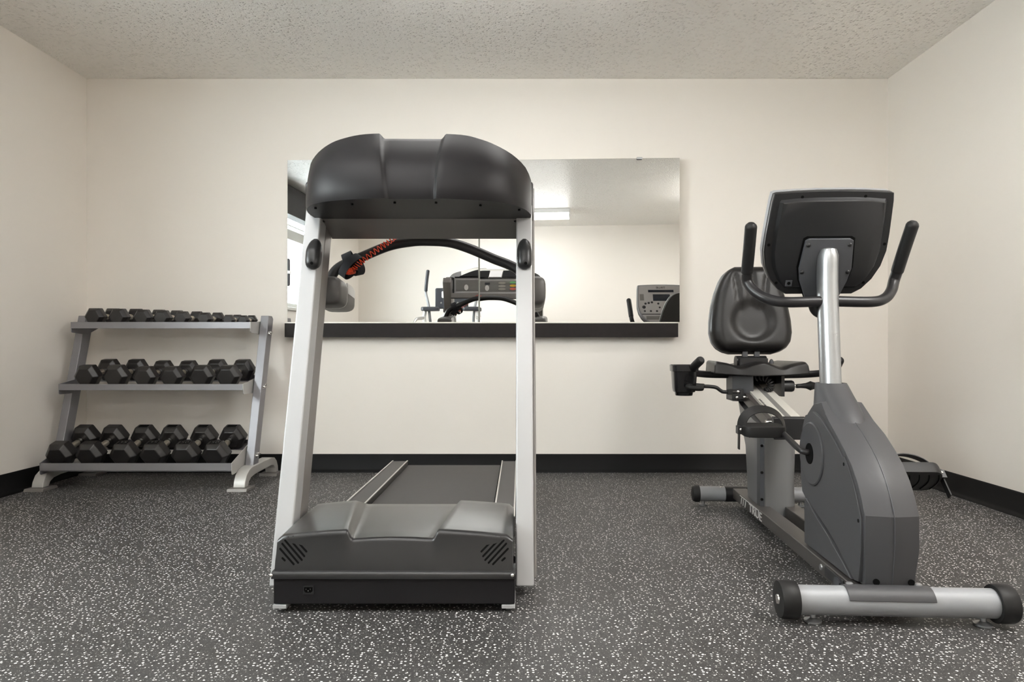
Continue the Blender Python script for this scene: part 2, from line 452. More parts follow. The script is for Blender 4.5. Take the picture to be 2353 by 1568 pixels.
# ceiling lights
def ceiling_light(cx, cy, label, m, along_y=False):
    t = thing('ceiling_light', label, 'ceiling light', (cx, cy, H - 0.07), 0, 'wraparound ceiling lights')
    def A(a, b, c):                     # a along the lamp, b across it
        return (cx + b, cy + a, c) if along_y else (cx + a, cy + b, c)
    obj('housing', prism([(-0.136, H - 0.048), (-0.1315, H - 0.048), (-0.1315, H - 0.02), (0.1315, H - 0.02), (0.1315, H - 0.048), (0.136, H - 0.048), (0.136, H - 0.001), (-0.136, H - 0.001)], lambda p, q, s: A(s, p, q), -0.62, 0.62), M['lamp_metal'], t)
    prof = [(-0.13, H - 0.021), (-0.13, H - 0.065), (-0.115, H - 0.086), (0.115, H - 0.086), (0.13, H - 0.065), (0.13, H - 0.021)]
    obj('diffuser', prism(prof, lambda p, q, s: A(s, p, q), -0.605, 0.605), m, t, sharp=60)
    for e in (-1, 1):
        obj('end_cap', prism([(p * 1.03, q - 0.001) for p, q in prof], lambda p, q, s: A(s, p, q), e * 0.606, e * 0.618), M['lamp_metal'], t)
ceiling_light(-0.36, 0.10, 'white wraparound ceiling light near the wall behind the camera', M['lamp'])
ceiling_light(-0.05, 2.945, 'unseen wraparound ceiling light above the treadmill deck', M['lamp_dim'])  # unseen above the frame; added for brightness where the ceiling glow points
ceiling_light(-0.86, 1.50, 'added unseen wraparound ceiling light nearest the window', M['added_lamp_mid'])  # added lamp, hidden behind the treadmill, to even out the room light
ceiling_light(1.80, 1.25, 'added unseen wraparound ceiling light near the right wall', M['added_lamp_side'], True)  # added out-of-view lamp to light the rack from the right

# mirror in two leaning panels on a dark ledge
MTILT = 0.0425
def mirror_panel(x0, x1, label):
    d = (x1 - x0) * MTILT
    poly = [(x0, D - 0.004), (x1, D - 0.004), (x1, D - 0.010 - d), (x0, D - 0.010)]
    bm = prism(poly, XY, 0.929, 1.934)
    bm.normal_update()
    for f in bm.faces:
        if f.normal.y < -0.9: f.material_index = 1
    o = obj('wall_mirror', bm, [M['mirror_edge'], M['mirror']])
    tag(o, label, 'mirror', 'mirror panels')
    return o
# recalc flips: index set by geometry, done before linking
mL = mirror_panel(-1.440, -0.2555, 'left half of the frameless wall mirror, behind the treadmill')
mR = mirror_panel(-0.2530, 0.976, 'right half of the frameless wall mirror, reflecting the bike console')
bm = box(0.715, 0.748, D - 0.062, D - 0.003, 1.9345, 1.938); bx(bm, 0.715, 0.748, D - 0.064, D - 0.0615, 1.926, 1.938)
obj('mirror_clip', bm, M['post'], mR)
tag(obj('mirror_ledge', box(-1.438, 0.966, D - 0.070, D - 0.002, 0.8365, 0.921), M['dark_wood'], bevel=0.0015), 'dark wood ledge along the bottom of the wall mirror', 'ledge')
tag(obj('mirror_channel', box(-1.436, 0.966, D - 0.066, D - 0.002, 0.9215, 0.9285), M['white_alu']), 'thin pale metal channel between wall mirror and dark ledge', 'channel')

# ------------------------------------------------------------------ treadmill
CX = -0.367
tm = thing('treadmill', 'silver and charcoal treadmill standing in front of the wall mirror', 'treadmill', (CX, 1.98, 0))
# front panel with power inlet
fp = obj('front_panel', box(-0.7156, -0.0151, 1.980, 2.20, 0.026, 0.101), M['charcoal'], tm, bevel=0.004)
ux, uz = (709 - 1195) * 1.98 / 1569, CAMZ - (1356 - 800) * 1.98 / 1569
fr = bmesh.new()
bx(fr, ux - 0.0155, ux + 0.0155, 1.9775, 1.9805, uz + 0.0085, uz + 0.0125); bx(fr, ux - 0.0155, ux + 0.0155, 1.9775, 1.9805, uz - 0.0125, uz - 0.0085)
bx(fr, ux - 0.0155, ux - 0.0125, 1.9775, 1.9805, uz - 0.0085, uz + 0.0085); bx(fr, ux + 0.0125, ux + 0.0155, 1.9775, 1.9805, uz - 0.0085, uz + 0.0085)
prism([(ux - 0.0125, uz - 0.0085), (ux - 0.0125, uz - 0.003), (ux - 0.007, uz - 0.0085)], XZ, 1.9777, 1.9805, fr)
prism([(ux + 0.0125, uz - 0.0085), (ux + 0.007, uz - 0.0085), (ux + 0.0125, uz - 0.003)], XZ, 1.9777, 1.9805, fr)
obj('power_inlet', fr, M['hood'], fp)
obj('socket_recess', box(ux - 0.0125, ux + 0.0125, 1.9793, 1.9799, uz - 0.0085, uz + 0.0085), M['void'], fp)
bm = bmesh.new()
for dx, dz in ((-0.006, 0.003), (0.006, 0.003), (0, -0.0015)): bx(bm, ux + dx - 0.0008, ux + dx + 0.0008, 1.976, 1.9793, uz + dz - 0.002, uz + dz + 0.002)
obj('socket_pins', bm, M['chrome'], fp)
for s, x0 in ((-1, -0.7175), (1, -0.0535)):
    bm = box(x0, x0 + 0.0395, 1.979, 2.10, 0.014, 0.0245)
    bx(bm, x0 + 0.012, x0 + 0.03, 2.01, 2.09, 0.0, 0.014)
    obj('front_foot', bm, M['silver'], tm, bevel=0.001, label='pale metal front foot')
# motor hood
def hood_edge(c):       # notch edges (X) at front/back
    return None
hx0, hx1 = -0.7135, -0.0215
nfl, nfr, nbl, nbr = -0.512, -0.238, -0.572, -0.205
COLS = []
for i in range(13): COLS.append(('l', i / 12))
for i in range(1, 4): COLS.append(('sl', i / 4))
for i in range(15): COLS.append(('c', i / 14))
for i in range(1, 4): COLS.append(('sr', i / 4))
for i in range(13): COLS.append(('r', i / 12))
def hood_col(kind, t, v):
    """X and lobe factor for column at depth fraction v"""
    a, b = lerp(nfl, nbl, v), lerp(nfr, nbr, v)
    if kind == 'l': return lerp(hx0, a, t), 1.0
    if kind == 'sl': return lerp(a, a + 0.022, t), 1 - t * t * (3 - 2 * t)
    if kind == 'c': return lerp(a + 0.022, b - 0.022, t), 0.0
    if kind == 'sr': return lerp(b - 0.022, b, t), t * t * (3 - 2 * t)
    return lerp(b, hx1, t), 1.0
bm = bmesh.new(); grid = []
for kind, t in COLS:
    x0, lf = hood_col(kind, t, 0)
    arch = ((x0 - CX) / 0.346) ** 2
    zf = lerp(0.213, 0.2385, lf) - 0.020 * arch * (0.5 + 0.5 * lf) - (0.006 * 0 if lf > .5 else 0.004 * (((x0 - CX) / 0.12) ** 2))
    edge = max(0.0, 1 - min(x0 - hx0, hx1 - x0) / 0.022)
    prof = [(1.984, 0.1225, 0), (1.990, 0.150, 0), (1.998, 0.180, 0), (2.004, zf - 0.014, 0)]
    for k in range(1, 6):
        a = PI / 2 * k / 5; prof.append((2.004 + 0.016 * (1 - math.cos(a)), zf - 0.014 + 0.014 * math.sin(a), 0))
    zb = lerp(0.205, 0.243, lf) - 0.016 * arch * lf
    yb = lerp(2.47, 2.37, lf)
    for k in range(1, 9):
        v = k / 8; prof.append((lerp(2.02, yb, v), lerp(zf, zb, v) + 0.004 * math.sin(PI * v), v))
    for k in range(1, 5):
        a = PI / 2 * k / 4; prof.append((yb + 0.02 * math.sin(a), zb - 0.02 * (1 - math.cos(a)), 1))
    prof.append((yb + 0.03, 0.16, 1)); prof.append((yb + 0.03, 0.12, 1))
    col = []
    for y, z, v in prof:
        x = hood_col(kind, t, v)[0]
        zz = z - (0.012 * edge ** 2 if z > 0.17 else 0)
        col.append(bm.verts.new((x, y, zz)))
    grid.append(col)
for a, b in zip(grid[:-1], grid[1:]):
    for k in range(len(a) - 1): bm.faces.new((a[k], b[k], b[k + 1], a[k + 1]))
bm.faces.new(grid[0]); bm.faces.new(grid[-1][::-1])
hood = obj('motor_hood', bm, M['hood'], tm, sharp=48)
lipp = [(1.972, 0.1022), (1.972, 0.114), (1.975, 0.1195), (1.981, 0.1225), (2.05, 0.1235), (2.05, 0.1022)]
lip = obj('hood_lip', prism(lipp, lambda p, q, t: (t, p, q), -0.7190, -0.0135), M['hood'], hood, sharp=60)
for x in (-0.7195, -0.022): obj('lip_screw', dome((x, 1.973, 0.1125), (0, -1, 0), 0.0055, 0.004, 12), M['chrome'], hood)
def vent(sgn, uc, vc):
    bm = bmesh.new()
    y = 1.992; k = y / 1569
    segs = [(-2, 29, 31, -3), (-13, 27, 27, -13), (-20, 21, 22, -21), (-26, 14, 14, -27), (-30, 3, 4, -30), (17, 24, 23, 18), (-23, -17, -17, -22)]
    for x0, y0, x1, y1 in segs:
        p0 = Vector(((uc + sgn * x0 - 1195) * k, 0, CAMZ - (vc - y0 - 800) * k)); p1 = Vector(((uc + sgn * x1 - 1195) * k, 0, CAMZ - (vc - y1 - 800) * k))
        d = (p1 - p0).normalized(); n = Vector((-d.z, 0, d.x)) * 0.0028
        pts = []
        for c, sg in ((p0, -1), (p1, 1)):
            for i in range(7):
                a = -PI / 2 + PI * i / 6
                pts.append(c + d * (sg * 0.0028 * math.cos(a)) + n * (sg * math.sin(a)))
        yy = lambda z: 1.984 + (z - 0.1225) * 0.25
        front = [bm.verts.new((p.x, yy(p.z) - 0.0012, p.z)) for p in pts]
        back = [bm.verts.new((p.x, yy(p.z) + 0.004, p.z)) for p in pts]
        n_ = len(pts); bm.faces.new(front); bm.faces.new(back[::-1])
        for i in range(n_): bm.faces.new((front[i], back[i], back[(i + 1) % n_], front[(i + 1) % n_]))
    obj('vent_slots', bm, M['void'], hood)
vent(1, 672, 1266); vent(-1, 1137, 1266)
# uprights
def upy(z): return 2.107 + 0.295 * (z - 0.03)
def upright(x0, x1, out):
    zt = 1.352
    def f(off, z): return (upy(z) + off, z)
    bm = bmesh.new()
    prism([f(0, 0.032), f(0.07, 0.032), f(0.075, zt), f(0.0, zt)], YZ, x0, x1, bm)
    u = obj('upright', bm, M['silver'], tm, bevel=0.006, seg=3, label='silver slanted upright')
    a, b = (x0 + 0.002, x1 + 0.009) if out > 0 else (x0 - 0.009, x1 - 0.0008)
    prof = [f(0.02 if out > 0 else 0.0705, 0.05), f(0.155, 0.05), f(0.155, zt - 0.03), f(0.12, zt + 0.012), f(0.03 if out > 0 else 0.0755, zt + 0.012)]
    bm = prism(prof, YZ, a if out < 0 else x1 - 0.001, b if out < 0 else b)
    if out > 0: prism([f(0.071, 0.05), f(0.155, 0.05), f(0.155, zt), f(0.076, zt)], YZ, x0 + 0.0005, x1 - 0.002, bm)
    obj('upright_cover', bm, M['plate'], u, bevel=0.004)
    return u
upright(-0.776, -0.718, -1); upright(-0.0135, 0.0435, 1)
def bolt_cover(xc):
    rings = []
    zc, y0 = 1.103, upy(1.103)
    for k in range(15):
        t = k / 14; z = 1.046 + 0.114 * t
        wz = 0.0275 * (1 - abs(2 * t - 1) ** 4.5) ** 0.45 * (1.0 if t < 0.62 else 1 - 0.32 * (t - 0.62) / 0.38)
        dep = 0.036 * (1 - abs(2 * t - 1) ** 3.5) ** 0.5 * (1.0 if t < 0.6 else 1 - 0.45 * (t - 0.6) / 0.4)
        wz = max(wz, 0.006); dep = max(dep, 0.006)
        r = []
        for i in range(18):
            a = PI * i / 17
            r.append(Vector((xc - wz * math.copysign(abs(math.cos(a)) ** 0.75, math.cos(a)), upy(z) + 0.001 - dep * math.sin(a) ** 0.8, z)))
        rings.append(r)
    c = obj('bolt_cover', loft(rings), M['black'], tm, sharp=60)
    obj('screw_hole', lathe((xc + 0.004, upy(1.068) - 0.0335, 1.066), (0, -1, -0.25), [(0, 0.0055), (0.0015, 0.0055)], 14), M['void'], c)
bolt_cover(-0.730); bolt_cover(0.0155)
# console housing (back shell seen from the front)
TB = [(0, -.757, 2.462, 1.250), (.04, -.742, 2.37, 1.247), (.10, -.705, 2.283, 1.246), (.17, -.650, 2.228, 1.246), (.25, -.585, 2.197, 1.246), (.36, -.480, 2.171, 1.246), (.5, -.336, 2.163, 1.246)]
TBx = -.3585
TB = TB + [(1 - c, 2 * TBx - x, y, z) for c, x, y, z in TB[-2::-1]]
TT = [(0, -.754, 2.455, 1.395), (.04, -.742, 2.415, 1.418), (.10, -.705, 2.365, 1.441), (.17, -.655, 2.318, 1.458), (.25, -.604, 2.30, 1.4735), (.36, -.520, 2.298, 1.490), (.5, -.368, 2.298, 1.492),
      (.64, -.205, 2.298, 1.4885), (.75, -.130, 2.300, 1.4725), (.83, -.075, 2.318, 1.4555), (.90, -.020, 2.365, 1.435), (.96, .022, 2.415, 1.405), (1, .040, 2.455, 1.372)]
cl, cr = 0.405, 0.600
def cwarp(i, n): return i / n
CC = []
for i in range(19): CC.append((cl * i / 18, 0.0))
for q in (.25, .5, .75): CC.append((lerp(cl, cl + 0.016, q), q * q * (3 - 2 * q)))
for i in range(11): CC.append((lerp(cl + 0.016, cr - 0.016, i / 10), 1.0))
for q in (.25, .5, .75): CC.append((lerp(cr - 0.016, cr, q), 1 - q * q * (3 - 2 * q)))
for i in range(19): CC.append((lerp(cr, 1, i / 18), 0.0))
NT = 16
bm = bmesh.new(); grid = []
for c, rec in CC:
    b, t = Vector(sinterp(TB, c)), Vector(sinterp(TT, c))
    side = min(c, 1 - c)
    sw = min(1, side / 0.12)
    col = []
    for k in range(NT + 1):
        v = k / NT
        p = b.lerp(t, v)
        bul = math.sin(PI * v ** 0.8) * 0.040 * (0.35 + 0.65 * sw)
        p = p + Vector((0, -0.80 * sw, 0.45)) * bul + Vector(((-1 if c < .5 else 1) * (1 - sw) * 0.18 * bul, 0, 0))
        if rec > 0:
            p += Vector((0, 0.0125, -0.007 * v)) * rec
            if v > 0.999: p += Vector((0, 0.004, -0.006)) * rec
        col.append(p)
    col[0] = col[0] + Vector((0, 0.004, 0))
    grid.append(col)
V = [[bm.verts.new(p) for p in col] for col in grid]
for a, b in zip(V[:-1], V[1:]):
    for k in range(NT): bm.faces.new((a[k], b[k], b[k + 1], a[k + 1]))
# underside and user-side slope
und = [bm.verts.new((lerp(-0.757, 0.040, c), 2.476, 1.238)) for c, _ in CC]
for i in range(len(CC) - 1): bm.faces.new((V[i][0], und[i], und[i + 1], V[i + 1][0]))
usr = [bm.verts.new((lerp(-0.757, 0.040, c), 2.500, 1.372)) for c, _ in CC]
for i in range(len(CC) - 1):
    bm.faces.new((V[i][NT], V[i + 1][NT], usr[i + 1], usr[i])); bm.faces.new((usr[i], usr[i + 1], und[i + 1], und[i]))
bm.faces.new([und[0]] + V[0] + [usr[0]]); bm.faces.new(([und[-1]] + V[-1] + [usr[-1]])[::-1])
con = obj('console_housing', bm, M['charcoal'], tm, sharp=42)
for u_, v_ in ((725, 478), (809, 469), (907, 465.5), (1002, 465.5), (1104, 471.5), (1193, 482)):
    y = 1.2405 and (1.243 - CAMZ) * 1569 / (800 - v_)
    cyl(((u_ - 1195) * y / 1569, y, 1.2395), ((u_ - 1195) * y / 1569, y, 1.2465), 0.0042, 12, bm := bmesh.new())
    obj('screw_hole', bm, M['void'], con)
# parts on the user's side, seen in the mirror
bm = bmesh.new(); n = len(CC)
A_, B_ = [], []
for i in range(n):
    p, q = Vector(grid[i][NT]), Vector(usr[0].co if False else (lerp(-0.757, 0.040, CC[i][0]), 2.500, 1.372))
    nrm = Vector((0, 0.45, 0.9)) * 0.004
    A_.append(p.lerp(q, 0.07) + nrm); B_.append(p.lerp(q, 0.98) + nrm)
lo, hi = 6, n - 7
VA = [bm.verts.new(p) for p in A_[lo:hi]]; VB = [bm.verts.new(p) for p in B_[lo:hi]]
VA2 = [bm.verts.new(p - Vector((0, .45, .9)) * .006) for p in A_[lo:hi]]; VB2 = [bm.verts.new(p - Vector((0, .45, .9)) * .006) for p in B_[lo:hi]]
for i in range(len(VA) - 1):
    bm.faces.new((VA[i], VA[i + 1], VB[i + 1], VB[i])); bm.faces.new((VA2[i], VB2[i], VB2[i + 1], VA2[i + 1]))
    bm.faces.new((VA[i], VA2[i], VA2[i + 1], VA[i + 1])); bm.faces.new((VB[i], VB[i + 1], VB2[i + 1], VB2[i]))
bm.faces.new((VA[0], VB[0], VB2[0], VA2[0])); bm.faces.new((VA[-1], VA2[-1], VB2[-1], VB[-1]))
slope = obj('reading_slope', bm, M['beige_panel'], con)
def on_slope(x, v):   # v 0 top..1 bottom
    top = Vector((x, 2.30, 1.488)); bot = Vector((x, 2.500, 1.372))
    return top.lerp(bot, v) + Vector((0, 0.45, 0.9)) * 0.0095
def slope_patch(name, poly, m, par):
    bm = bmesh.new()
    up_ = [on_slope(x, v) for x, v in poly]
    a = [bm.verts.new(p) for p in up_]; b = [bm.verts.new(p - Vector((0, .45, .9)) * .006) for p in up_]
    bm.faces.new(a); bm.faces.new(b[::-1])
    for i in range(len(a)): bm.faces.new((a[i], b[i], b[(i + 1) % len(a)], a[(i + 1) % len(a)]))
    return obj(name, bm, m, par)
for sg in (-1, 1):
    poly = [(CX + sg * (0.30 - 0.24 * t), 0.92 - 0.62 * math.sin(PI / 2 * min(1, t * 1.35)) ** 1) for t in [i / 10 for i in range(11)]] + [(CX + sg * 0.06, 0.9)]
    slope_patch('cup_recess', poly, M['void'], slope)
slope_patch('centre_label', [(CX - 0.055, .35), (CX + 0.055, .35), (CX + 0.055, .9), (CX - 0.055, .9)], M['console_silver'], slope)
pn = obj('display_panel', box(-0.706, -0.028, 2.502, 2.538, 1.236, 1.370), M['console_silver'], tm, bevel=0.003)
obj('panel_overlay', box(-0.690, -0.044, 2.5382, 2.5398, 1.256, 1.352), M['panel_grey'], pn)
obj('screen', box(-0.45, -0.405, 2.5399, 2.5412, 1.318, 1.338), M['screen'], pn)
def pbtn(m, items, rx, rz, name='button'):
    for x, z in items:
        bm = prism([(x + rx * math.cos(2 * PI * k / 18), z + rz * math.sin(2 * PI * k / 18)) for k in range(18)], XZ, 2.5399, 2.5425)
        obj(name, bm, m, pn)
pbtn(M['white'], [(-0.60, 1.288), (-0.43, 1.290)], 0.018, 0.025)
pbtn(M['beige_panel'], [(-0.30, 1.333), (-0.30, 1.306), (-0.30, 1.280)], 0.032, 0.010)
pbtn(M['green'], [(-0.205, 1.337)], 0.028, 0.009); pbtn(M['amber'], [(-0.205, 1.309)], 0.028, 0.010); pbtn(M['redb'], [(-0.205, 1.281)], 0.028, 0.010)
bm = bmesh.new()
for k in range(5): bx(bm, -0.13, -0.06, 2.5399, 2.5408, 1.335 - 0.016 * k, 1.339 - 0.016 * k)
obj('printed_lines', bm, M['green'], pn)
for x0, x1 in ((-0.782, -0.7065), (-0.0275, 0.048)):
    obj('console_end_cap', box(x0, x1, 2.48, 2.545, 1.228, 1.378), M['black_gloss'], tm, bevel=0.012, seg=3)
obj('display_visor', box(-0.70, -0.035, 2.49, 2.545, 1.3705, 1.380), M['black_gloss'], tm)
# cross plate between the uprights
prof = [(2.470, 1.2375), (2.476, 1.2365), (2.608, 1.187), (2.622, 1.195), (2.622, 1.2345), (2.505, 1.2350)]
obj('cross_plate', prism(prof, YZ, -0.7172, -0.0140), M['plate'], tm, bevel=0.0015)
# handlebar and pods
HB = [(-.752, 2.68, 1.030), (-.714, 2.695, 1.088), (-.609, 2.70, 1.137), (-.516, 2.70, 1.174), (-.43, 2.70, 1.190), (-.361, 2.70, 1.1925), (-.28, 2.70, 1.187), (-.203, 2.70, 1.164), (-.107, 2.70, 1.1235), (-.014, 2.695, 1.083), (.020, 2.68, 1.030)]
obj('handlebar', tube(HB, 0.0195, 20), M['tube_black'], tm)
def pod(x0, x1, sg):
    def low(b_):
        bmesh.ops.translate(b_, verts=b_.verts, vec=(0, 0, -0.028)); return b_
    rings = []
    xc, hw = (x0 + x1) / 2, (x1 - x0) / 2
    for y, zc, hz, sc in ((2.575, 1.018, 0.040, 0.86), (2.582, 1.018, 0.050, 0.95), (2.60, 1.016, 0.055, 1), (2.70, 1.006, 0.055, 1), (2.79, 0.996, 0.052, 1), (2.815, 0.994, 0.047, 0.94), (2.822, 0.994, 0.038, 0.84)):
        r = super_ring(0, 0, 0, hw * sc, hz, 4.0, 28)
        rings.append([Vector((xc + p.x, y, zc + p.y)) for p in r])
    p = obj('arm_pod', low(loft(rings)), M['pod'], tm, sharp=50)
    n = 28
    bm = bmesh.new()
    rr = [(2.69, 1.012), (2.798, 1.000), (2.800, 1.030), (2.77, 1.047), (2.69, 1.055)]
    xf_ = x1 if sg < 0 else x0
    a = [bm.verts.new((xf_ + (0.0012 if sg < 0 else -0.0012) - (0.004 if q > 1.04 else 0) * (1 if sg < 0 else -1), y, q)) for y, q in rr]; b = [bm.verts.new((xf_ - (0.006 if sg < 0 else -0.006), y, q)) for y, q in rr]
    bm.faces.new(a); bm.faces.new(b[::-1])
    for i in range(5): bm.faces.new((a[i], b[i], b[(i + 1) % 5], a[(i + 1) % 5]))
    obj('label_plate', low(bm), M['white'], p)
    bm = loft([[Vector((xc + q.x * 1.004, y, 1.016 - (y - 2.60) * 0.10 + q.y * 1.004)) for q in super_ring(0, 0, 0, hw, 0.0552, 4.0, 28)] for y in (2.678, 2.6815)])
    obj('pod_joint', low(bm), M['alu'], p)
    obj('pod_screen', low(box(xc - hw * .62, xc + hw * .62, 2.8205, 2.8245, 0.976, 1.006)), M['black_gloss'], p)
    return p
pod(-0.800, -0.678, -1); pod(-0.006, 0.098, 1)
# strap and coiled safety cord
def band(c, axis, rx, rz, width, th, tilt=None, a0=0, a1=2 * PI, n=40, bm=None, flare=0.0):
    axis = Vector(axis).normalized(); u = Vector((0, 1, 0)); u = (u - axis * u.dot(axis)).normalized(); w = axis.cross(u)
    bm = bm or bmesh.new(); c = Vector(c); V = []
    full = abs(a1 - a0 - 2 * PI) < 1e-6
    for i in range(n + (0 if full else 1)):
        a = a0 + (a1 - a0) * i / n
        row = []
        for dr, dw in ((0, -.5), (th, -.5), (th, .5), (0, .5)):
            row.append(bm.verts.new(c + u * ((rx + dr) * math.cos(a)) + w * ((rz + dr) * math.sin(a)) + axis * (width * dw + flare * math.sin(a))))
        V.append(row)
    m_ = len(V)
    for i in range(m_ if full else m_ - 1):
        p, q = V[i], V[(i + 1) % m_]
        for k in range(4): bm.faces.new((p[k], p[(k + 1) % 4], q[(k + 1) % 4], q[k]))
    if not full: bm.faces.new(V[0]); bm.faces.new(V[-1][::-1])
    return bm
bm = band((-.672, 2.70, 1.112), (.88, 0, .40), 0.0255, 0.034, 0.040, 0.004)
bm = band((-.662, 2.68, 1.090), (.72, -.25, -.5), 0.032, 0.052, 0.034, 0.003, bm=bm, flare=0.006)
bm = band((-.637, 2.676, 1.081), (.5, .62, .2), 0.022, 0.024, 0.034, 0.003, bm=bm)
obj('strap', bm, M['velcro'], tm)
def coil(path, r, turns, wire, bm):
    path = smooth_path(path, 10); n = len(path); N = turns * 12
    pts = []
    for i in range(N + 1):
        t = i / N * (n - 1); k = min(int(t), n - 2); p = path[k].lerp(path[k + 1], t - k)
        d = (path[k + 1] - path[k]).normalized(); u = (Vector((0, 1, 0)) - d * d.y).normalized(); w = d.cross(u)
        a = 2 * PI * turns * i / N
        pts.append(p + u * (r * math.cos(a)) + w * (r * math.sin(a)))
    return tube(pts, wire, 6, bm, smooth=0)
bm = coil([(-.690, 2.668, 1.078), (-.668, 2.660, 1.068), (-.645, 2.655, 1.072)], 0.012, 9, 0.0017, bmesh.new())
coil([(-.645, 2.655, 1.076), (-.618, 2.655, 1.105), (-.560, 2.66, 1.150), (-.510, 2.665, 1.187), (-.47, 2.64, 1.215)], 0.0105, 17, 0.0017, bm)
obj('safety_cord', bm, M['red_cord'], tm)
# deck
zr = 0.170
def rail(xo, xi):
    r = obj('side_rail', box(min(xo, xi), max(xo, xi), 2.42, 3.62, 0.10, zr), M['rail_grip'], tm, bevel=0.003)
    for x, nm in ((xo, 'outer_trim'), (xi, 'inner_trim')):
        d = 0.006 if x == min(xo, xi) else -0.006
        obj(nm, box(min(x, x + d), max(x, x + d), 2.42, 3.621, zr + 0.0002, zr + 0.0035), M['alu'], r)
rail(-0.677, -0.594); rail(-0.018, -0.097)
obj('running_belt', prism([(2.35, 0.06), (2.35, 0.152), (3.60, 0.152), (3.645, 0.135), (3.655, 0.105), (3.645, 0.075), (3.60, 0.06)], YZ, -0.588, -0.104), M['belt'], tm, sharp=50)
obj('deck_frame', bx(box(-0.668, -0.596, 2.20, 3.64, 0.05, 0.099), -0.095, -0.066, 2.20, 3.64, 0.05, 0.099), M['charcoal'], tm)
for x in (-0.632, -0.080): obj('rear_wheel', cyl((x - 0.012, 3.50, 0.026), (x + 0.012, 3.50, 0.026), 0.0255, 20), M['rubber'], tm)
obj('base_tray', box(-0.69, -0.04, 2.06, 3.55, 0.03, 0.055), M['charcoal'], tm)

# ------------------------------------------------------------------ recumbent bike (local axes: x right, y to the rear, z up)
BIKE_A = -math.atan(0.058)
bk = thing('recumbent_bike', 'dark grey recumbent exercise bike with black padded seat, right of the treadmill', 'exercise bike', (1.045, 1.905, 0), BIKE_A)
def B(name, bm, m, parent=bk, **k): return obj(name, bm, m, parent, local=True, **k)
# stabilisers
fs = B('front_stabilizer', cyl((-0.275, 0, 0.0625), (0.270, 0, 0.0625), 0.040, 32), M['bike_metal'])
for s, x in ((-1, -0.270), (1, 0.264)):
    c = B('end_cap', lathe((x, 0, 0.0625), (s, 0, 0), [(0, 0.0505), (0.003, 0.0525), (0.042, 0.0525), (0.048, 0.050), (0.049, 0.018), (0.049, 0.010)], 36), M['rubber'], fs)
    B('cap_screw', lathe((x + s * 0.049, 0, 0.0625), (s, 0, 0), [(0, 0.014), (0.003, 0.013), (0.003, 0.007)], 18), M['chrome'], c)
for x in (-0.223, 0.238):
    bm = lathe((x, 0, 0), (0, 0, 1), [(0, 0.022), (0.002, 0.024), (0.007, 0.024), (0.012, 0.012), (0.014, 0.008), (0.024, 0.008)], 24)
    B('leveling_foot', bm, M['post'], fs)
# saddle plate over the tube
bm = bmesh.new(); V = []
for i in range(17):
    a = math.radians(18 + 144 * i / 16)
    V.append([bm.verts.new((x, -math.cos(a) * r, 0.0625 + math.sin(a) * r)) for x, r in ((-0.138, 0.0405), (-0.138, 0.0435), (0.094, 0.0435), (0.094, 0.0405))])
for a, b in zip(V[:-1], V[1:]):
    for k in range(4): bm.faces.new((a[k], a[(k + 1) % 4], b[(k + 1) % 4], b[k]))
bm.faces.new(V[0]); bm.faces.new(V[-1][::-1])
sp_ = B('saddle_plate', bm, M['bike_grey'], bevel=0.001)
for x in (-0.118, 0.070): B('bolt', lathe((x, 0.012, 0.1045), (0, 0.1, 1), [(0, 0.010), (0.003, 0.010), (0.006, 0.006), (0.006, 0.003)], 14), M['post'], sp_)
rs = B('rear_stabilizer', cyl((-0.13, 1.425, 0.057), (0.15, 1.425, 0.057), 0.0375, 28), M['black'])
for s in (-1, 1):
    B('stabilizer_end', cyl((s * 0.13, 1.425, 0.057), (s * 0.252, 1.425, 0.057), 0.0365, 28), M['bike_metal'], rs)
    B('end_cap', lathe((s * 0.252, 1.425, 0.057), (s, 0, 0), [(0, 0.0405), (0.018, 0.0405), (0.030, 0.036), (0.034, 0.024), (0.035, 0.01)], 28), M['rubber'], rs)
    B('leveling_foot', lathe((s * 0.232, 1.425, 0), (0, 0, 1), [(0, 0.019), (0.002, 0.021), (0.006, 0.021), (0.010, 0.009), (0.022, 0.008)], 20), M['post'], rs)
B('collar_screw', dome((-0.15, 1.41, 0.0935), (0, 0, 1), 0.006, 0.004), M['chrome'], rs)
# base frame rails
r_left = B('base_rail', box(-0.097, -0.030, 0.02, 1.40, 0.042, 0.090), M['bike_rail'], bevel=0.004)
r_right = B('base_rail', box(0.030, 0.097, 0.02, 1.40, 0.042, 0.090), M['bike_rail'], bevel=0.004)
lm = frame_mtx((-0.0985, 1.01, 0.0650), (0, -1, 0), (0, 0, 1))
bm = text_bm('TRUE', 0.052, lm @ Matrix.Diagonal((1.55, 0.95, 1, 1)), 0.001)
B('lettering', bm, M['letter'], r_left)
bm = bmesh.new()
for k in range(3):
    prism([(1.245 - 0.034 * k, 0.050), (1.235 - 0.034 * k, 0.050), (1.222 - 0.034 * k, 0.082), (1.232 - 0.034 * k, 0.082)], YZ, -0.0990, -0.0972, bm)
bx(bm, -0.0990, -0.0972, 0.96, 1.26, 0.0845, 0.0868)
B('emblem', bm, M['letter'], r_left)
bm = box(-0.1005, -0.0968, 0.10, 0.24, 0.052, 0.084)
sk = B('socket_plate', bm, M['black'], r_left, bevel=0.001)
B('socket', prism([(0.115, 0.055), (0.155, 0.055), (0.155, 0.072), (0.147, 0.080), (0.123, 0.080), (0.115, 0.072)], YZ, -0.106, -0.1004), M['graphite'], r_left)
B('rail_bolt', lathe((-0.097, 0.275, 0.068), (-1, 0, 0), [(0, 0.010), (0.004, 0.009), (0.004, 0.004)], 14), M['post'], r_left)
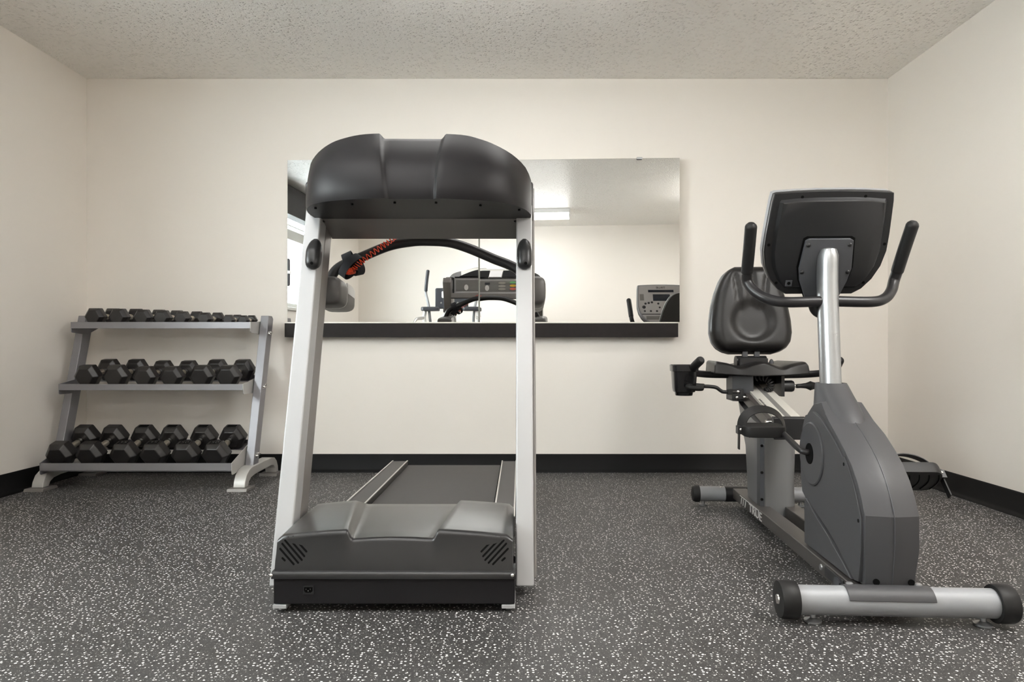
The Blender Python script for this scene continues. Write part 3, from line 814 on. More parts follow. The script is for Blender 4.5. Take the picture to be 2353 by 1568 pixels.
# drive housing
prof = [(.030, .092), (.014, .20), (.014, .297), (.038, .345), (.066, .386), (.105, .427), (.150, .461), (.215, .502), (.285, .538), (.36, .590), (.425, .578), (.470, .542), (.500, .495), (.522, .440), (.531, .385), (.527, .320), (.512, .262), (.478, .245), (.470, .092)]
def hw(p, q):
    w_ = 0.075
    if q < .2: w_ -= (0.2 - q) * 0.07
    if q > .5: w_ -= (q - .5) * 0.10
    return w_
bm = bmesh.new()
NX = 11; secs = []
fi = [i for i, (p, q) in enumerate(prof) if i <= 9]
for j in range(NX):
    t = -1 + 2 * j / (NX - 1)
    row = []
    for i, (p, q) in enumerate(prof):
        bow = 0.0
        if i <= 9: bow = 0.014 * (1 - abs(t) ** 1.25)
        nx, nz = (-1, 0) if i < 3 else (-.75, .5)
        row.append(Vector((t * hw(p, q), p + nx * bow, q + nz * bow)))
    secs.append(row)
loft(secs, bm)
hs = B('drive_housing', bm, M['bike_grey'], sharp=20, bevel=0.0022, seg=2)
# raised covers on both sides
def side_plate(poly, s, th, name, m, par, bev=0.002):
    bm = prism(poly, YZ, s * 0.066, s * (0.0755 + th))
    return B(name, bm, m, par, bevel=bev)
front_cov = [(.470, .535), (.40, .555), (.33, .540), (.27, .509), (.205, .474), (.152, .438), (.146, .445), (.115, .414), (.078, .370), (.046, .315), (.030, .288), (.030, .20), (.046, .10), (.075, .095), (.190, .155), (.260, .185), (.342, .212), (.415, .235), (.48, .255), (.508, .30), (.516, .38), (.508, .44), (.495, .495)]
wedge = [(.462, .094), (.466, .238), (.452, .252), (.435, .246), (.345, .2055), (.265, .178), (.195, .147), (.125, .117), (.083, .094)]
for s in (-1, 1):
    cv = side_plate(front_cov, s, 0.004, 'side_cover', M['bike_grey'], hs)
    side_plate(wedge, s, 0.009, 'lower_cover', M['bike_grey'], hs, 0.003)
    cc = (s * 0.079, .405, .412)
    dk = B('crank_disc', lathe(cc, (s, 0, 0), [(-0.004, 0.108), (0.004, 0.106), (0.0065, 0.102), (0.006, 0.097), (0.010, 0.05), (0.009, 0.036), (0.006, 0.0345)], 48), M['bike_grey'], hs, sharp=25)
    B('crank_hole', lathe((cc[0] + s * 0.0062, cc[1], cc[2]), (s, 0, 0), [(0, 0.035), (0.0042, 0.035)], 32), M['void'], hs)
    for p, q in ((.145, .420), (.045, .275)):
        B('screw_hole', lathe((s * 0.0795, p, q), (s, 0, 0), [(0, 0.0055), (0.0008, 0.0055)], 12), M['void'], hs)
# seam down the nose
pts = []
for i in range(0, 9):
    p, q = prof[i]; nx, nz = (-1, 0) if i < 3 else (-.75, .5)
    pts.append((0, p + nx * 0.0140, q + nz * 0.0140))
B('nose_seam', tube(pts, 0.0012, 6, smooth=3), M['graphite'], hs)
for x in (-0.045, 0.050): B('screw_hole', lathe((x, 0.012, 0.112), (x * 2, -1, 0), [(0, 0.009), (0.004, 0.009)], 16), M['void'], hs)
# neck
rings = []
for cy, z, rx, ry in ((.360, .480, .068, .140), (.372, .515, .067, .137), (.388, .550, .065, .122), (.406, .582, .061, .100), (.426, .612, .056, .076), (.444, .642, .0505, .057), (.448, .650, .0475, .053), (.448, .648, .042, .048), (.448, .630, .041, .047)):
    rings.append(super_ring(0, cy, z, rx, ry, 2.3, 36))
B('neck', loft(rings), M['bike_grey'], hs, sharp=40)
# post
rings = []
for cy, z in ((.447, .60), (.458, .72), (.474, .90), (.480, 1.00), (.478, 1.06)):
    rings.append(super_ring(0, cy, z, .0335, .044, 2.0, 36))
for k, (cy, z, s_) in enumerate(((.476, 1.09, 1), (.474, 1.112, .80), (.476, 1.118, .5))):
    rings.append([Vector((p.x * s_, cy + (p.y - cy) * s_ + (0.012 if k == 2 else 0.0), p.z)) for p in super_ring(0, cy, z, .0335, .044, 2, 36)])
ps = B('console_post', loft(rings), M['post'], sharp=40)
# console
U_ = Vector((0, -0.40, 0.9165)); N_ = Vector((0, -0.9165, -0.40))       # up along the console / out of its back
C0 = Vector((0.0, 0.583, 0.972))
def cpt(x, h, d): return C0 + Vector((1, 0, 0)) * x + U_ * h + N_ * d
def outline(sc=0.0):
    half = [(.118, 0), (.150, .022), (.180, .058), (.202, .105), (.2125, .160), (.2115, .22), (.208, .28), (.2045, .335), (.200, .362), (.19, .3665)]
    pts = [(max(0.01, x - sc), min(max(h, sc), .3665 - sc * 0.9)) for x, h in half]
    top = [(x, .3735 - sc * 0.9 - .007 * (x / .2) ** 2) for x in (.12, .05, -.05, -.12)]
    return pts + top + [(-x, h) for x, h in pts[::-1]]
def cslab(sc0, d0, sc1, d1, bm=None):
    return loft([[cpt(x, h, d0) for x, h in outline(sc0)], [cpt(x, h, d1) for x, h in outline(sc1)]], bm)
cs = B('console', loft([[cpt(x, h, d) for x, h in outline(sc)] for sc, d in ((0.006, -0.035), (0.0, -0.028), (0.0, 0.0))]), M['bike_metal'], sharp=30)
bc = B('back_cover', loft([[cpt(x, h, d) for x, h in outline(sc)] for sc, d in ((0.0015, 0.0), (0.0015, 0.018), (0.004, 0.022), (0.026, 0.022), (0.034, 0.036), (0.038, 0.038))]), M['black'], cs, sharp=28)
for x, h in ((-.105, .352), (.105, .352), (-.198, .185), (.198, .185), (-.155, .045), (.150, .045)):
    p = cpt(x, h, 0.0215); B('screw_hole', lathe(p, N_, [(0, .0052), (.0012, .0052)], 12), M['void'], bc)
p = cpt(-.118, .047, .038)
B('jack_socket', loft([[cpt(x, h, d) for x, h in ((-.128, .038), (-.105, .038), (-.105, .060), (-.128, .060))] for d in (.037, .040)]), M['graphite'], bc)
B('jack_hole', lathe(cpt(-.1165, .049, .0402), N_, [(0, .006), (.001, .006)], 14), M['void'], bc)
mp_poly = [(-.052, -.012), (.058, -.012), (.082, .060), (.090, .105), (.081, .205), (.070, .212), (-.070, .212), (-.081, .205), (-.090, .105), (-.082, .060)]
B('plate_recess', loft([[cpt(x * 1.08, h * 1.02 + .003, d) for x, h in mp_poly] for d in (.0375, .0390)]), M['void'], bc)
mp = B('mount_plate', loft([[cpt(x, h, d) for x, h in mp_poly] for d in (.036, .048)]), M['graphite'], cs, bevel=0.002)
for x, h in ((-.070, .190), (.070, .190), (-.079, .092), (.079, .092)):
    B('bolt', dome(cpt(x, h, .048), N_, .0075, .005, 16), M['black'], mp)
# console face (towards the rider)
def face_box(name, x0, x1, h0, h1, m, d=-0.0365, par=cs):
    return B(name, loft([[cpt(x, h, dd) for x, h in ((x0, h0), (x1, h0), (x1, h1), (x0, h1))] for dd in (-0.033, d)]), m, par)
B('face_panel', loft([[cpt(x * .93, h * .93 + .012, d) for x, h in outline(0.0)] for d in (-0.034, -0.0362)]), M['console_silver'], cs)
face_box('text_display', -.11, .11, .292, .315, M['screen'], -.0375)
face_box('screen', -.072, .075, .208, .272, M['screen'], -.0375)
face_box('legend_strip', -.185, -.150, .212, .274, M['panel_grey'], -.0370)
face_box('legend_strip', .150, .185, .212, .274, M['panel_grey'], -.0370)
face_box('lower_label', -.14, .14, .028, .062, M['panel_grey'], -.0370)
face_box('divider', -.175, .175, .076, .083, M['black'], -.0380)
for x, h, r in [(-.15 + .052 * k, .110, .0095) for k in range(7)] + [(.14 - .028 * k, .182 + .006 * k, .0105) for k in range(3)] + [(-.14 + .028 * k, .182 + .006 * k, .0105) for k in range(3)] + [(.04, .182, .010), (-.03, .182, .010), (.155, .148, .016), (-.155, .148, .016), (.02, .145, .009), (-.02, .145, .009)]:
    B('button', dome(cpt(x, h, -.036), -N_, r, .004, 12), M['black'], cs)
bm = text_bm('TRUE', 0.026, frame_mtx(cpt(0, .336, -.0368), (-1, 0, 0), U_) @ Matrix.Diagonal((1.3, 1, 1, 1)), 0.0008)
B('logo', bm, M['black'], cs)
# handlebar through the post
HBL = [(-.02, .468, .932), (-.145, .470, .930), (-.200, .492, .943), (-.238, .525, .973), (-.257, .545, 1.010), (-.262, .530, 1.045), (-.266, .490, 1.115), (-.271, .447, 1.188)]
for s in (-1, 1):
    hb = B('handlebar', tube([(x * -s, y, z) for x, y, z in HBL[:6]], 0.0185, 20), M['tube_black'])
    B('grip', tube([(x * -s, y, z) for x, y, z in HBL[5:]], 0.0208, 20, round_ends=True), M['rubber'], hb)
B('wire_boot', tube([(-.045, .49, .925), (-.03, .50, .90), (0, .50, .885)], .018, 12), M['black'])
# crank arms and pedals
def crank(s, ey, ez, tilt, px):
    cy, cz = .412, .416
    pts = [(s * .070, cy, cz), (s * .098, cy, cz), (s * .112, lerp(cy, ey, .10), lerp(cz, ez, .12)), (s * .120, lerp(cy, ey, .5), lerp(cz, ez, .55)), (s * min(.126, px - .06), ey, ez)]
    ca = B('crank_arm', tube(pts, 0.0105, 14), M['chrome'] if False else M['tube_black'])
    R = Matrix.Translation((s * px, ey, ez)) @ Matrix.Rotation(tilt, 4, 'X')
    def PB(name, bm, m, par): bm.transform(R); return B(name, bm, m, par, bevel=0.0)
    out = [(x, y) for x, y in round_rect(-.076, .076, -.052, .052, .034, 6)]
    rings = [[Vector((x * k, y * k, z)) for x, y in out] for z, k in ((-.021, .93), (-.019, .98), (-.010, 1), (.010, 1), (.017, .98), (.019, .92))]
    pd = PB('pedal', loft(rings), M['rubber'], bk)
    bm = bmesh.new()
    for i in range(5):
        a = [Vector((-.058 + .029 * i + .010 * math.cos(PI * (j / 8 - .5)) * (1 if s > 0 else 1), -.038 + .0095 * j, -.0215)) for j in range(9)]
        tube(a, .0016, 5, bm, smooth=0)
    PB('tread_groove', bm, M['void'], pd)
    # strap loop
    bm = bmesh.new(); V = []
    N = 26
    for i in range(N + 1):
        a = PI * i / N
        x = -s * math.cos(a) * (.080 if True else 0); z = -.004 + (.082 if s < 0 else .098) * max(0.0, math.sin(a)) ** .75
        for_ = 0
        nrm = Vector((x / .08, 0, math.sin(a))).normalized()
        row = []
        for dy, dn in ((-.020, -.014), (-.020, -.0112), (.020, .0088), (.020, .006)):
            row.append(bm.verts.new(Vector((x, dy + .016 * math.sin(a), z)) + nrm * dn))
        V.append(row)
    for p, q in zip(V[:-1], V[1:]):
        for k in range(4): bm.faces.new((p[k], p[(k + 1) % 4], q[(k + 1) % 4], q[k]))
    bm.faces.new(V[0]); bm.faces.new(V[-1][::-1])
    PB('strap', bm, M['rubber'], pd)
    bk_ = PB('buckle', bx(bmesh.new(), *sorted((s * .074, s * .094)), -.016, .016, -.014, .014), M['black'], pd)
    PB('buckle_bolt', dome((s * .084, -.0165, .004), (0, -1, 0), .005, .003, 10), M['chrome'], pd)
    PB('strap_tail', bx(bmesh.new(), *sorted((s * .084, s * .088)), -.010, .010, -.072, -.012), M['rubber'], pd)
crank(-1, .600, .468, math.radians(3), .186)
crank(1, .225, .372, math.radians(-44), .160)
# seat beam
def beam(y): return .484 + (y - .905) * .236
Y0, Y1 = .905, 1.56
def by(off): return lambda p, q, t: (p, t, beam(t) + q)
def sweep(poly, y0, y1):
    return loft([[Vector((x, y, beam(y) + z)) for x, z in poly] for y in (y0, y1)])
sb = B('seat_beam', sweep([(-.050, 0), (.060, 0), (.060, -.034), (.052, -.05), (-.042, -.05), (-.050, -.034)], Y0, Y1), M['white_alu'], bevel=0.002)
B('beam_strip', sweep([(-.004, .0006), (.020, .0006), (.020, -.002), (-.004, -.002)], Y0 + .004, Y1), M['panel_grey'], sb)
B('beam_channel', sweep([(-.072, -.012), (-.0505, -.012), (-.0505, -.060), (-.072, -.060)], Y0 + .02, Y1), M['bike_rail'], sb, bevel=0.002)
bm = bmesh.new()
for k in range(16): bx(bm, -.046, -.038, .93 + .014 * k, .937 + .014 * k, beam(.93 + .014 * k) + .0002, beam(.93 + .014 * k) + .0022)
B('scale_marks', bm, M['void'], sb)
B('beam_cap', loft([[Vector((x, y, beam(Y0) + z + dz)) for x, z in ((-.062, .003), (.070, .003), (.070, -.085), (-.062, -.085))] for y, dz in ((Y0 - .030, -.004), (Y0 - .026, 0), (Y0, .002))]), M['black'], sb, bevel=0.004)
B('limit_screw', tube([(-.078, .93, beam(.93) - .03), (-.050, .93, beam(.93) - .03)], .010, 12), M['chrome'], sb)
# rear column
rings = []
for z, cx_, cy, rx, ry in ((.050, .004, 1.130, .078, .115), (.075, .004, 1.135, .080, .117), (.20, .005, 1.15, .081, .118), (.32, .008, 1.165, .086, .122), (.40, .008, 1.20, .088, .15), (.455, .008, 1.24, .086, .19)):
    r = super_ring(cx_, cy, z, rx, ry, 5.0, 40)
    if z > .41: r = [Vector((p.x, p.y, min(p.z + max(0, (p.y - 1.05)) * .236 - .02, beam(p.y) - .052))) for p in r]
    rings.append(r)
cl_ = B('rear_column', loft(rings), M['column'], sharp=40)
bm = loft([[Vector((x, y, z)) for x, y in ((-.0765, 1.060), (-.073, 1.030), (-.058, 1.016), (-.056, 1.030), (-.0700, 1.062))] for z in (.07, .20, .385)])
st = B('column_strip', bm, M['graphite'], cl_)
for z in (.12, .235, .35): B('strip_hole', lathe((-.066, 1.0225, z), (-.68, -.73, 0), [(0, .006), (.003, .006)], 12), M['void'], cl_)
# seat carriage
cg = B('seat_carriage', loft([[Vector((x, y, z)) for x, y in ((-.122, 1.300), (-.040, 1.262), (-.034, 1.266), (-.034, 1.42), (-.122, 1.42))] for z in (.520, .640)]), M['graphite'], bevel=0.002)
B('carriage_cheek', box(.092, .106, 1.262, 1.42, .545, .642), M['black'], cg)
B('carriage_back', box(-.034, .092, 1.34, 1.38, .600, .642), M['void'], cg)
B('carriage_hinge', box(-.138, -.0855, 1.245, 1.275, .530, .580), M['black'], cg, bevel=0.003)
for x, z in ((-.110, .568), (-.115, .541)): B('carriage_bolt', dome((x, 1.2445, z), (0, -1, 0), .008, .006, 12), M['chrome'], cg)
B('adjuster_pin', cyl((-.085, 1.262, .541), (-.045, 1.262, .541), .009, 14), M['chrome'], cg)
bm = coil([(-.02, 1.30, .630), (.020, 1.275, .630), (.042, 1.262, .606), (.040, 1.26, .582), (.020, 1.262, .570)], .013, 11, .0045, bmesh.new())
B('coiled_cable', bm, M['rubber'], cg)
kn = B('adjuster_barrel', lathe((.106, 1.29, .592), (1, 0, 0), [(0, .026), (.040, .027), (.048, .024), (.049, .006)], 24), M['black'], cg)
B('adjuster_rod', cyl((.150, 1.29, .592), (.178, 1.29, .592), .005, 10), M['chrome'], cg)
bm = tube([(.172, 1.29, .592), (.188, 1.29, .593), (.212, 1.29, .594), (.232, 1.29, .594), (.246, 1.29, .594)], [.010, .010, .013, .022, .017], 14, smooth=4, round_ends=True)
B('adjuster_paddle', bm, M['rubber'], cg)
# lever with loop grip
lv = B('seat_lever', tube([(-.10, 1.25, .566), (-.170, 1.25, .566), (-.188, 1.25, .572), (-.208, 1.25, .586), (-.238, 1.25, .591), (-.278, 1.25, .592)], .0085, 12), M['tube_black'], bk)
B('lever_boot', bx(bmesh.new(), -.158, -.136, 1.238, 1.262, .554, .578), M['rubber'], lv, bevel=0.002)
B('lever_grip', tube([(-.268, 1.25, .593), (-.310, 1.245, .595), (-.345, 1.21, .593), (-.337, 1.18, .589), (-.305, 1.19, .585), (-.285, 1.20, .585)], .0115, 12, round_ends=True), M['rubber'], lv)
# seat cushion
bm = bmesh.new(); NXs, NYs = 36, 16; top = []
for j in range(NYs + 1):
    v = j / NYs; y = 1.235 + .33 * v
    row = []
    for i in range(NXs + 1):
        s_ = -1 + 2 * i / NXs
        hw_ = .214 - .03 * v
        x = s_ * hw_
        dip = .017 * math.exp(-((abs(s_) - .44) / .20) ** 2) * (1 - .35 * v)
        edge = .012 * abs(s_) ** 5
        z = .699 - dip + .010 * math.exp(-(s_ / .16) ** 2) * (1 - v) + edge
        drop = max(0, 1 - v / .09)
        z -= .010 * drop ** 2
        sd = max(0, (abs(s_) - .95) / .05)
        z -= .012 * sd ** 2
        row.append(bm.verts.new((x, y + .018 * (abs(s_) ** 2) - (.004 * math.cos(s_ * PI * 1) if v < .01 else 0), z)))
    top.append(row)
for a, b in zip(top[:-1], top[1:]):
    for i in range(NXs): bm.faces.new((a[i], a[i + 1], b[i + 1], b[i]))
rim = [r[0] for r in top][::-1] + top[0][1:] + [r[-1] for r in top[1:]] + top[-1][::-1][1:-1]
low = []
for v_ in rim:
    f_ = (v_.co.x / .214)
    low.append(bm.verts.new((v_.co.x * 1.02, v_.co.y - (.012 if v_.co.y < 1.27 else 0), .641 + .010 * f_ * f_)))
n = len(rim)
for i in range(n): bm.faces.new((rim[i], low[i], low[(i + 1) % n], rim[(i + 1) % n]))
bm.faces.new(low)
B('seat', bm, M['seat'], sharp=62, bevel=0.006, seg=3)
# seat back
SBU = Vector((0, 0.17, 0.985)); SBN = Vector((0, -0.985, 0.17)); SB0 = Vector((0, 1.425, .745))
HW = [(0, .105), (.010, .140), (.028, .168), (.055, .187), (.10, .196), (.16, .194), (.23, .184), (.30, .166), (.36, .143), (.395, .122), (.415, .100), (.427, .078), (.433, .055)]
def pad(dep0, front, scale=1.0, bm=None):
    bm = bm or bmesh.new(); NS = 40; NH = 44; g = []
    for j in range(NH + 1):
        h = .433 * (0.5 - 0.5 * math.cos(PI * j / NH)); w_ = interp(HW, h)[0] * scale; row = []
        for i in range(NS + 1):
            s_ = math.sin(PI / 2 * (-1 + 2 * i / NS)); x = s_ * w_
            eh = min(h, .433 - h) / .045; ex = (w_ - abs(x)) / .050
            e = min(1, max(0, min(eh, ex))); rnd = math.sqrt(max(0, 1 - (1 - e) ** 2))
            d = dep0 + front * rnd
            if front > 0.03:
                rr = math.hypot(x / .098, (h - .150) / .098)
                d -= .016 * (1 - 1 / (1 + math.exp(-(rr - .95) * 16)))
                for gx, h0, h1, bend in ((-.062, .205, .385, -.018), (.062, .205, .385, .018)):
                    if h0 - .02 < h < h1 + .02:
                        t = (h - h0) / (h1 - h0); cxg = gx + bend * (t * t)
                        d -= .009 * math.exp(-((x - cxg) / .007) ** 2) * min(1, max(0, min(t + .1, 1.1 - t) * 6))
                if h > .225:
                    d -= .008 * math.exp(-((x) / .016) ** 2) * min(1, (h - .225) / .02)
            row.append(bm.verts.new(SB0 + Vector((1, 0, 0)) * x + SBU * h + SBN * d))
        g.append(row)
    for a, b in zip(g[:-1], g[1:]):
        for i in range(NS): bm.faces.new((a[i], a[i + 1], b[i + 1], b[i]))
    rim = g[0] + [r[-1] for r in g[1:]] + g[-1][::-1][1:] + [r[0] for r in g[-2:0:-1]]
    low = [bm.verts.new(v.co - SBN * .012) for v in rim]; n = len(rim)
    for i in range(n): bm.faces.new((rim[i], low[i], low[(i + 1) % n], rim[(i + 1) % n]))
    bm.faces.new(low)
    return bm
bk_back = B('backrest', pad(.0, .055), M['seat'], sharp=70)
B('backrest_shell', pad(-.030, .008, .985), M['seat'], bk_back, sharp=70)
B('backrest_rim', pad(-.010, .006, 1.018), M['bike_metal'], bk_back, sharp=70)
hg = B('backrest_hinge', cyl((-.078, 1.42, .700), (.066, 1.42, .700), .032, 24), M['black'])
for x in (-.035, .022):
    B('backrest_strut', bx(bmesh.new(), x - .012, x + .012, 1.405, 1.425, .70, .80), M['graphite'], hg)
B('hinge_knob', dome((.088, 1.40, .695), (0, 0, 1), .012, .022, 14), M['graphite'], hg)
B('seat_frame', box(-.07, .06, 1.36, 1.47, .60, .72), M['black'])
# side handles
for s in (-1, 1):
    sh = B('side_handle', tube([(0, 1.40, .640), (s * .16, 1.39, .640), (s * .25, 1.36, .645), (s * .305, 1.30, .655), (s * .322, 1.245, .668)], .0165, 16), M['tube_black'])
    B('grip', tube([(s * .322, 1.255, .666), (s * .316, 1.20, .688), (s * .304, 1.14, .713)], .0195, 18, round_ends=True), M['rubber'], sh)
# cup holder
rings = []
for z, k, n_ in ((.548, .70, 2), (.551, .72, 2), (.562, .74, 2.5), (.566, .86, 4), (.58, .90, 5), (.66, .98, 6), (.662, 1.07, 6), (.690, 1.09, 6), (.692, 1.03, 6), (.690, .95, 6), (.60, .86, 6)):
    rings.append(super_ring(-.352, 1.275, z, .056 * k, .056 * k, n_, 32))
B('cup_holder', loft(rings), M['black_gloss'], sharp=40)

# ------------------------------------------------------------------ dumbbell rack
rk = thing('dumbbell_rack', 'grey three-shelf metal dumbbell rack in the left corner', 'dumbbell rack', (-2.06, 3.93, 0))
def ry(z): return 3.823 + (z - .112) * .2763
for x0, x1, s in ((-2.625, -2.580, -1), (-1.540, -1.493, 1)):
    pp = [(ry(.095), .095), (ry(.095) + .075, .095), (ry(.962) + .075, .945), (ry(.962) + .055, .962), (ry(.962), .962)]
    po = obj('post', prism(pp, YZ, x0, x1), M['rack'], rk, bevel=0.003, label='slanted grey side post')
    if s > 0:
        for z in (.855, .545, .160):
            for dy, dz in ((.026, 0), (.062, .008)):
                bm = lathe((x1, ry(z) + dy, z + dz), (1, 0, 0), [(0, .011), (.002, .011), (.002, .008), (.010, .008), (.012, .005)], 12)
                obj('bolt', bm, M['chrome'], po)
    xa, xb = x0 - .004, x1 + .012
    outer = [(3.672, .016), (3.678, .045), (3.700, .080), (3.740, .104), (3.790, .113), (3.95, .116), (4.08, .116), (4.125, .108), (4.158, .085), (4.178, .050), (4.184, .016)]
    inner = [(4.140, .016), (4.132, .045), (4.112, .063), (4.075, .070), (3.95, .068), (3.82, .064), (3.765, .056), (3.735, .040), (3.722, .016)]
    ft = obj('foot', prism(outer + inner, YZ, xa, xb), M['rack_foot'], rk, bevel=0.004, seg=3, label='pale grey arched foot')
    for y0, y1 in ((3.640, 3.765), (4.090, 4.212)):
        bm = prism([(y0, 0), (y1, 0), (y1 - .008, .0155), (y0 + .008, .0155)], YZ, xa - .022, xb + .022)
        obj('foot_plate', bm, M['plate'], ft, bevel=0.002)
SX0, SX1 = -2.575, -1.550
SHELF = {}
def shelf(name, yl, z0, tilt, lip_lo, lip_hi, depth):
    c, s = math.cos(tilt), math.sin(tilt)
    def f(d, h): return (yl + d * c - h * s, z0 + d * s + h * c)     # d along the slope, h above it
    bm = bmesh.new(); t = .003
    lipw = lip_hi - z0
    prism([f(0, 0), f(.085, 0), f(.085, -t), f(0, -t)], YZ, SX0, SX1, bm)
    prism([(yl - .004, lip_lo), (yl - .001, lip_lo), (yl + .001, lip_hi), (yl - .002, lip_hi)], YZ, SX0, SX1, bm)
    sh = obj('shelf', bm, M['rack'], rk, bevel=0.0008)
    bm = prism([f(depth - .09, 0), f(depth, 0), f(depth, -t), f(depth - .09, -t)], YZ, SX0, SX1)
    prism([f(depth, -t), f(depth + t, -t), f(depth + t, .02), f(depth, .02)], YZ, SX0, SX1, bm)
    obj('back_rail', bm, M['rack'], sh, bevel=0.0008)
    for x0, x1 in ((SX0 - .004, SX0), (SX1, SX1 + .005)):
        e = [(yl - .004, lip_hi), f(.05, lipw * 1.0), f(depth - .04, lipw), f(depth - .02, -.02), f(.14, -.055), (yl + .006, lip_lo - .024), (yl - .002, lip_lo - .018)]
        obj('shelf_end', prism(e, YZ, x0, x1), M['rack_foot'] if x0 > -2 else M['rack'], sh, bevel=0.0008)
    SHELF[name] = f, tilt
shelf('bottom', 3.667, .108, math.radians(17.5), .111, .151, .352)
shelf('middle', 3.817, .543, math.radians(8.4), .534, .568, .305)
shelf('top', 3.922, .897, math.radians(3.0), .8825, .919, .270)

HEADS = {}
def head_mesh(R, L):
    key = (round(R, 4), round(L, 4))
    if key in HEADS: return HEADS[key]
    rings = []
    for y, k in ((-L / 2, .70), (-L / 2 + L * .26, 1), (L / 2 - L * .26, 1), (L / 2, .70)):
        rings.append([Vector((R * k * math.cos(PI / 3 * i), y, R * k * math.sin(PI / 3 * i))) for i in range(6)])
    bm = loft(rings); bmesh.ops.recalc_face_normals(bm, faces=bm.faces)
    bmesh.ops.bevel(bm, geom=list(bm.edges), offset=R * .045, segments=2, affect='EDGES', profile=.5)
    for f in bm.faces: f.smooth = False
    me = bpy.data.meshes.new('dumbbell_head'); bm.to_mesh(me); bm.free(); me.materials.append(M['hex'])
    HEADS[key] = me
    return me
GRIPS = {}
def grip_mesh(gap, r):
    key = (round(gap, 4), round(r, 4))
    if key in GRIPS: return GRIPS[key]
    prof = []
    for k in range(17):
        t = -1 + 2 * k / 16
        prof.append((gap / 2 * t, r * (1 + .16 * (1 - t * t) - (.10 if abs(abs(t) - .62) < .07 else 0) + (.12 if abs(t) > .85 else 0))))
    bm = lathe((0, 0, 0), (0, 1, 0), prof, 18)
    bmesh.ops.recalc_face_normals(bm, faces=bm.faces)
    for f in bm.faces:
        f.smooth = True
        f.material_index = 1 if abs(f.calc_center_median().y) < gap / 2 * .5 else 0
    me = bpy.data.meshes.new('dumbbell_grip'); bm.to_mesh(me); bm.free(); me.materials.append(M['chrome']); me.materials.append(M['grip_metal'])
    GRIPS[key] = me
    return me
def link(name, me, parent, loc):
    o = bpy.data.objects.new(name, me); COL.objects.link(o); o.parent = parent; o.location = loc; return o
def dumbbell(x, shelf_name, R, L, total, front, label, num=None, yaw=0.0):
    f, tilt = SHELF[shelf_name]
    apo = R * math.cos(PI / 6)
    y, z = f(front + total / 2, apo + .0012)
    t = bpy.data.objects.new('dumbbell', None); COL.objects.link(t); t.empty_display_size = .05
    t.location = (x, y, z); t.rotation_euler = (tilt, 0, yaw)
    t['label'] = label; t['category'] = 'dumbbell'; t['group'] = 'hex dumbbells on the ' + shelf_name + ' shelf'
    gap = total - 2 * L
    h1 = link('head', head_mesh(R, L), t, (0, -(gap + L) / 2, 0)); h2 = link('head', head_mesh(R, L), t, (0, (gap + L) / 2, 0))
    link('grip', grip_mesh(gap, .0145 if R > .05 else .0125), t, (0, 0, 0))
    if num:
        bm = bx(bmesh.new(), -R * .34, R * .34, -L * .17, L * .17, apo - .0002, apo + .0004)
        obj('number_panel', bm, M['void'], h1, local=True)
        bm = text_bm(num, L * .36, Matrix.Translation((0, 0, apo + .0008)) @ Matrix.Diagonal((1.25, 1, 1, 1)), .0006)
        obj('number_marking', bm, M['hex_mark'], h1, local=True)
        bm = bx(bmesh.new(), -R * .34, R * .34, -L * .15, L * .15, apo - .0002, apo + .0005)
        obj('number_panel', bm, M['void'], h2, local=True)
    return t
ORD = ['first', 'second', 'third', 'fourth', 'fifth', 'sixth', 'seventh', 'eighth']
bot = [-2.497, -2.333, -2.153, -1.990, -1.816, -1.651]
bnum = [None, None, '35', '35', '50', '50']
bl = ['large black hex dumbbell, leftmost on the rack bottom shelf', 'large black hex dumbbell, second from left on the bottom shelf',
      'large black hex dumbbell marked 35, third from left on the bottom shelf', 'large black hex dumbbell marked 35, fourth from left on the bottom shelf',
      'large black hex dumbbell marked 50, fifth from left on the bottom shelf', 'large black hex dumbbell marked 50, at the right end of the bottom shelf']
for x, nu, lab in zip(bot, bnum, bl): dumbbell(x, 'bottom', .0755, .100, .318, .028, lab, nu, random.uniform(-.02, .02))
mid = [-2.439, -2.276, -2.116, -1.966, -1.797, -1.644]
mR_ = [.071, .071, .066, .066, .070, .070]
ml = ['black hex dumbbell, leftmost on the rack middle shelf', 'black hex dumbbell, second from left on the middle shelf', 'black hex dumbbell, third from left on the middle shelf',
      'black hex dumbbell, fourth from left on the middle shelf', 'black hex dumbbell, fifth from left on the middle shelf', 'black hex dumbbell at the right end of the middle shelf']
for x, R, lab in zip(mid, mR_, ml): dumbbell(x, 'middle', R, .086, .285, .012, lab, None, random.uniform(-.02, .02))
topx = [-2.464, -2.326, -2.185, -2.074, -1.954, -1.823, -1.685, -1.600]
tR = [.058, .0565, .0535, .051, .0475, .0435, .036, .034]
tT = [.25, .25, .245, .24, .23, .215, .165, .165]
tL = [.075, .073, .070, .068, .062, .058, .042, .040]
tl = ['medium black hex dumbbell, leftmost on the rack top shelf', 'medium black hex dumbbell, second from left on the top shelf', 'medium black hex dumbbell, third from left on the top shelf',
      'medium black hex dumbbell, fourth from left on the top shelf', 'small black hex dumbbell, fifth from left on the top shelf', 'small black hex dumbbell, third from the right on the top shelf',
      'tiny black hex dumbbell, second from the right on the top shelf', 'tiniest black hex dumbbell, at the right end of the top shelf']
for x, R, L_, T_, lab in zip(topx, tR, tL, tT, tl): dumbbell(x, 'top', R, L_, T_, .010, lab, None, random.uniform(-.02, .02))

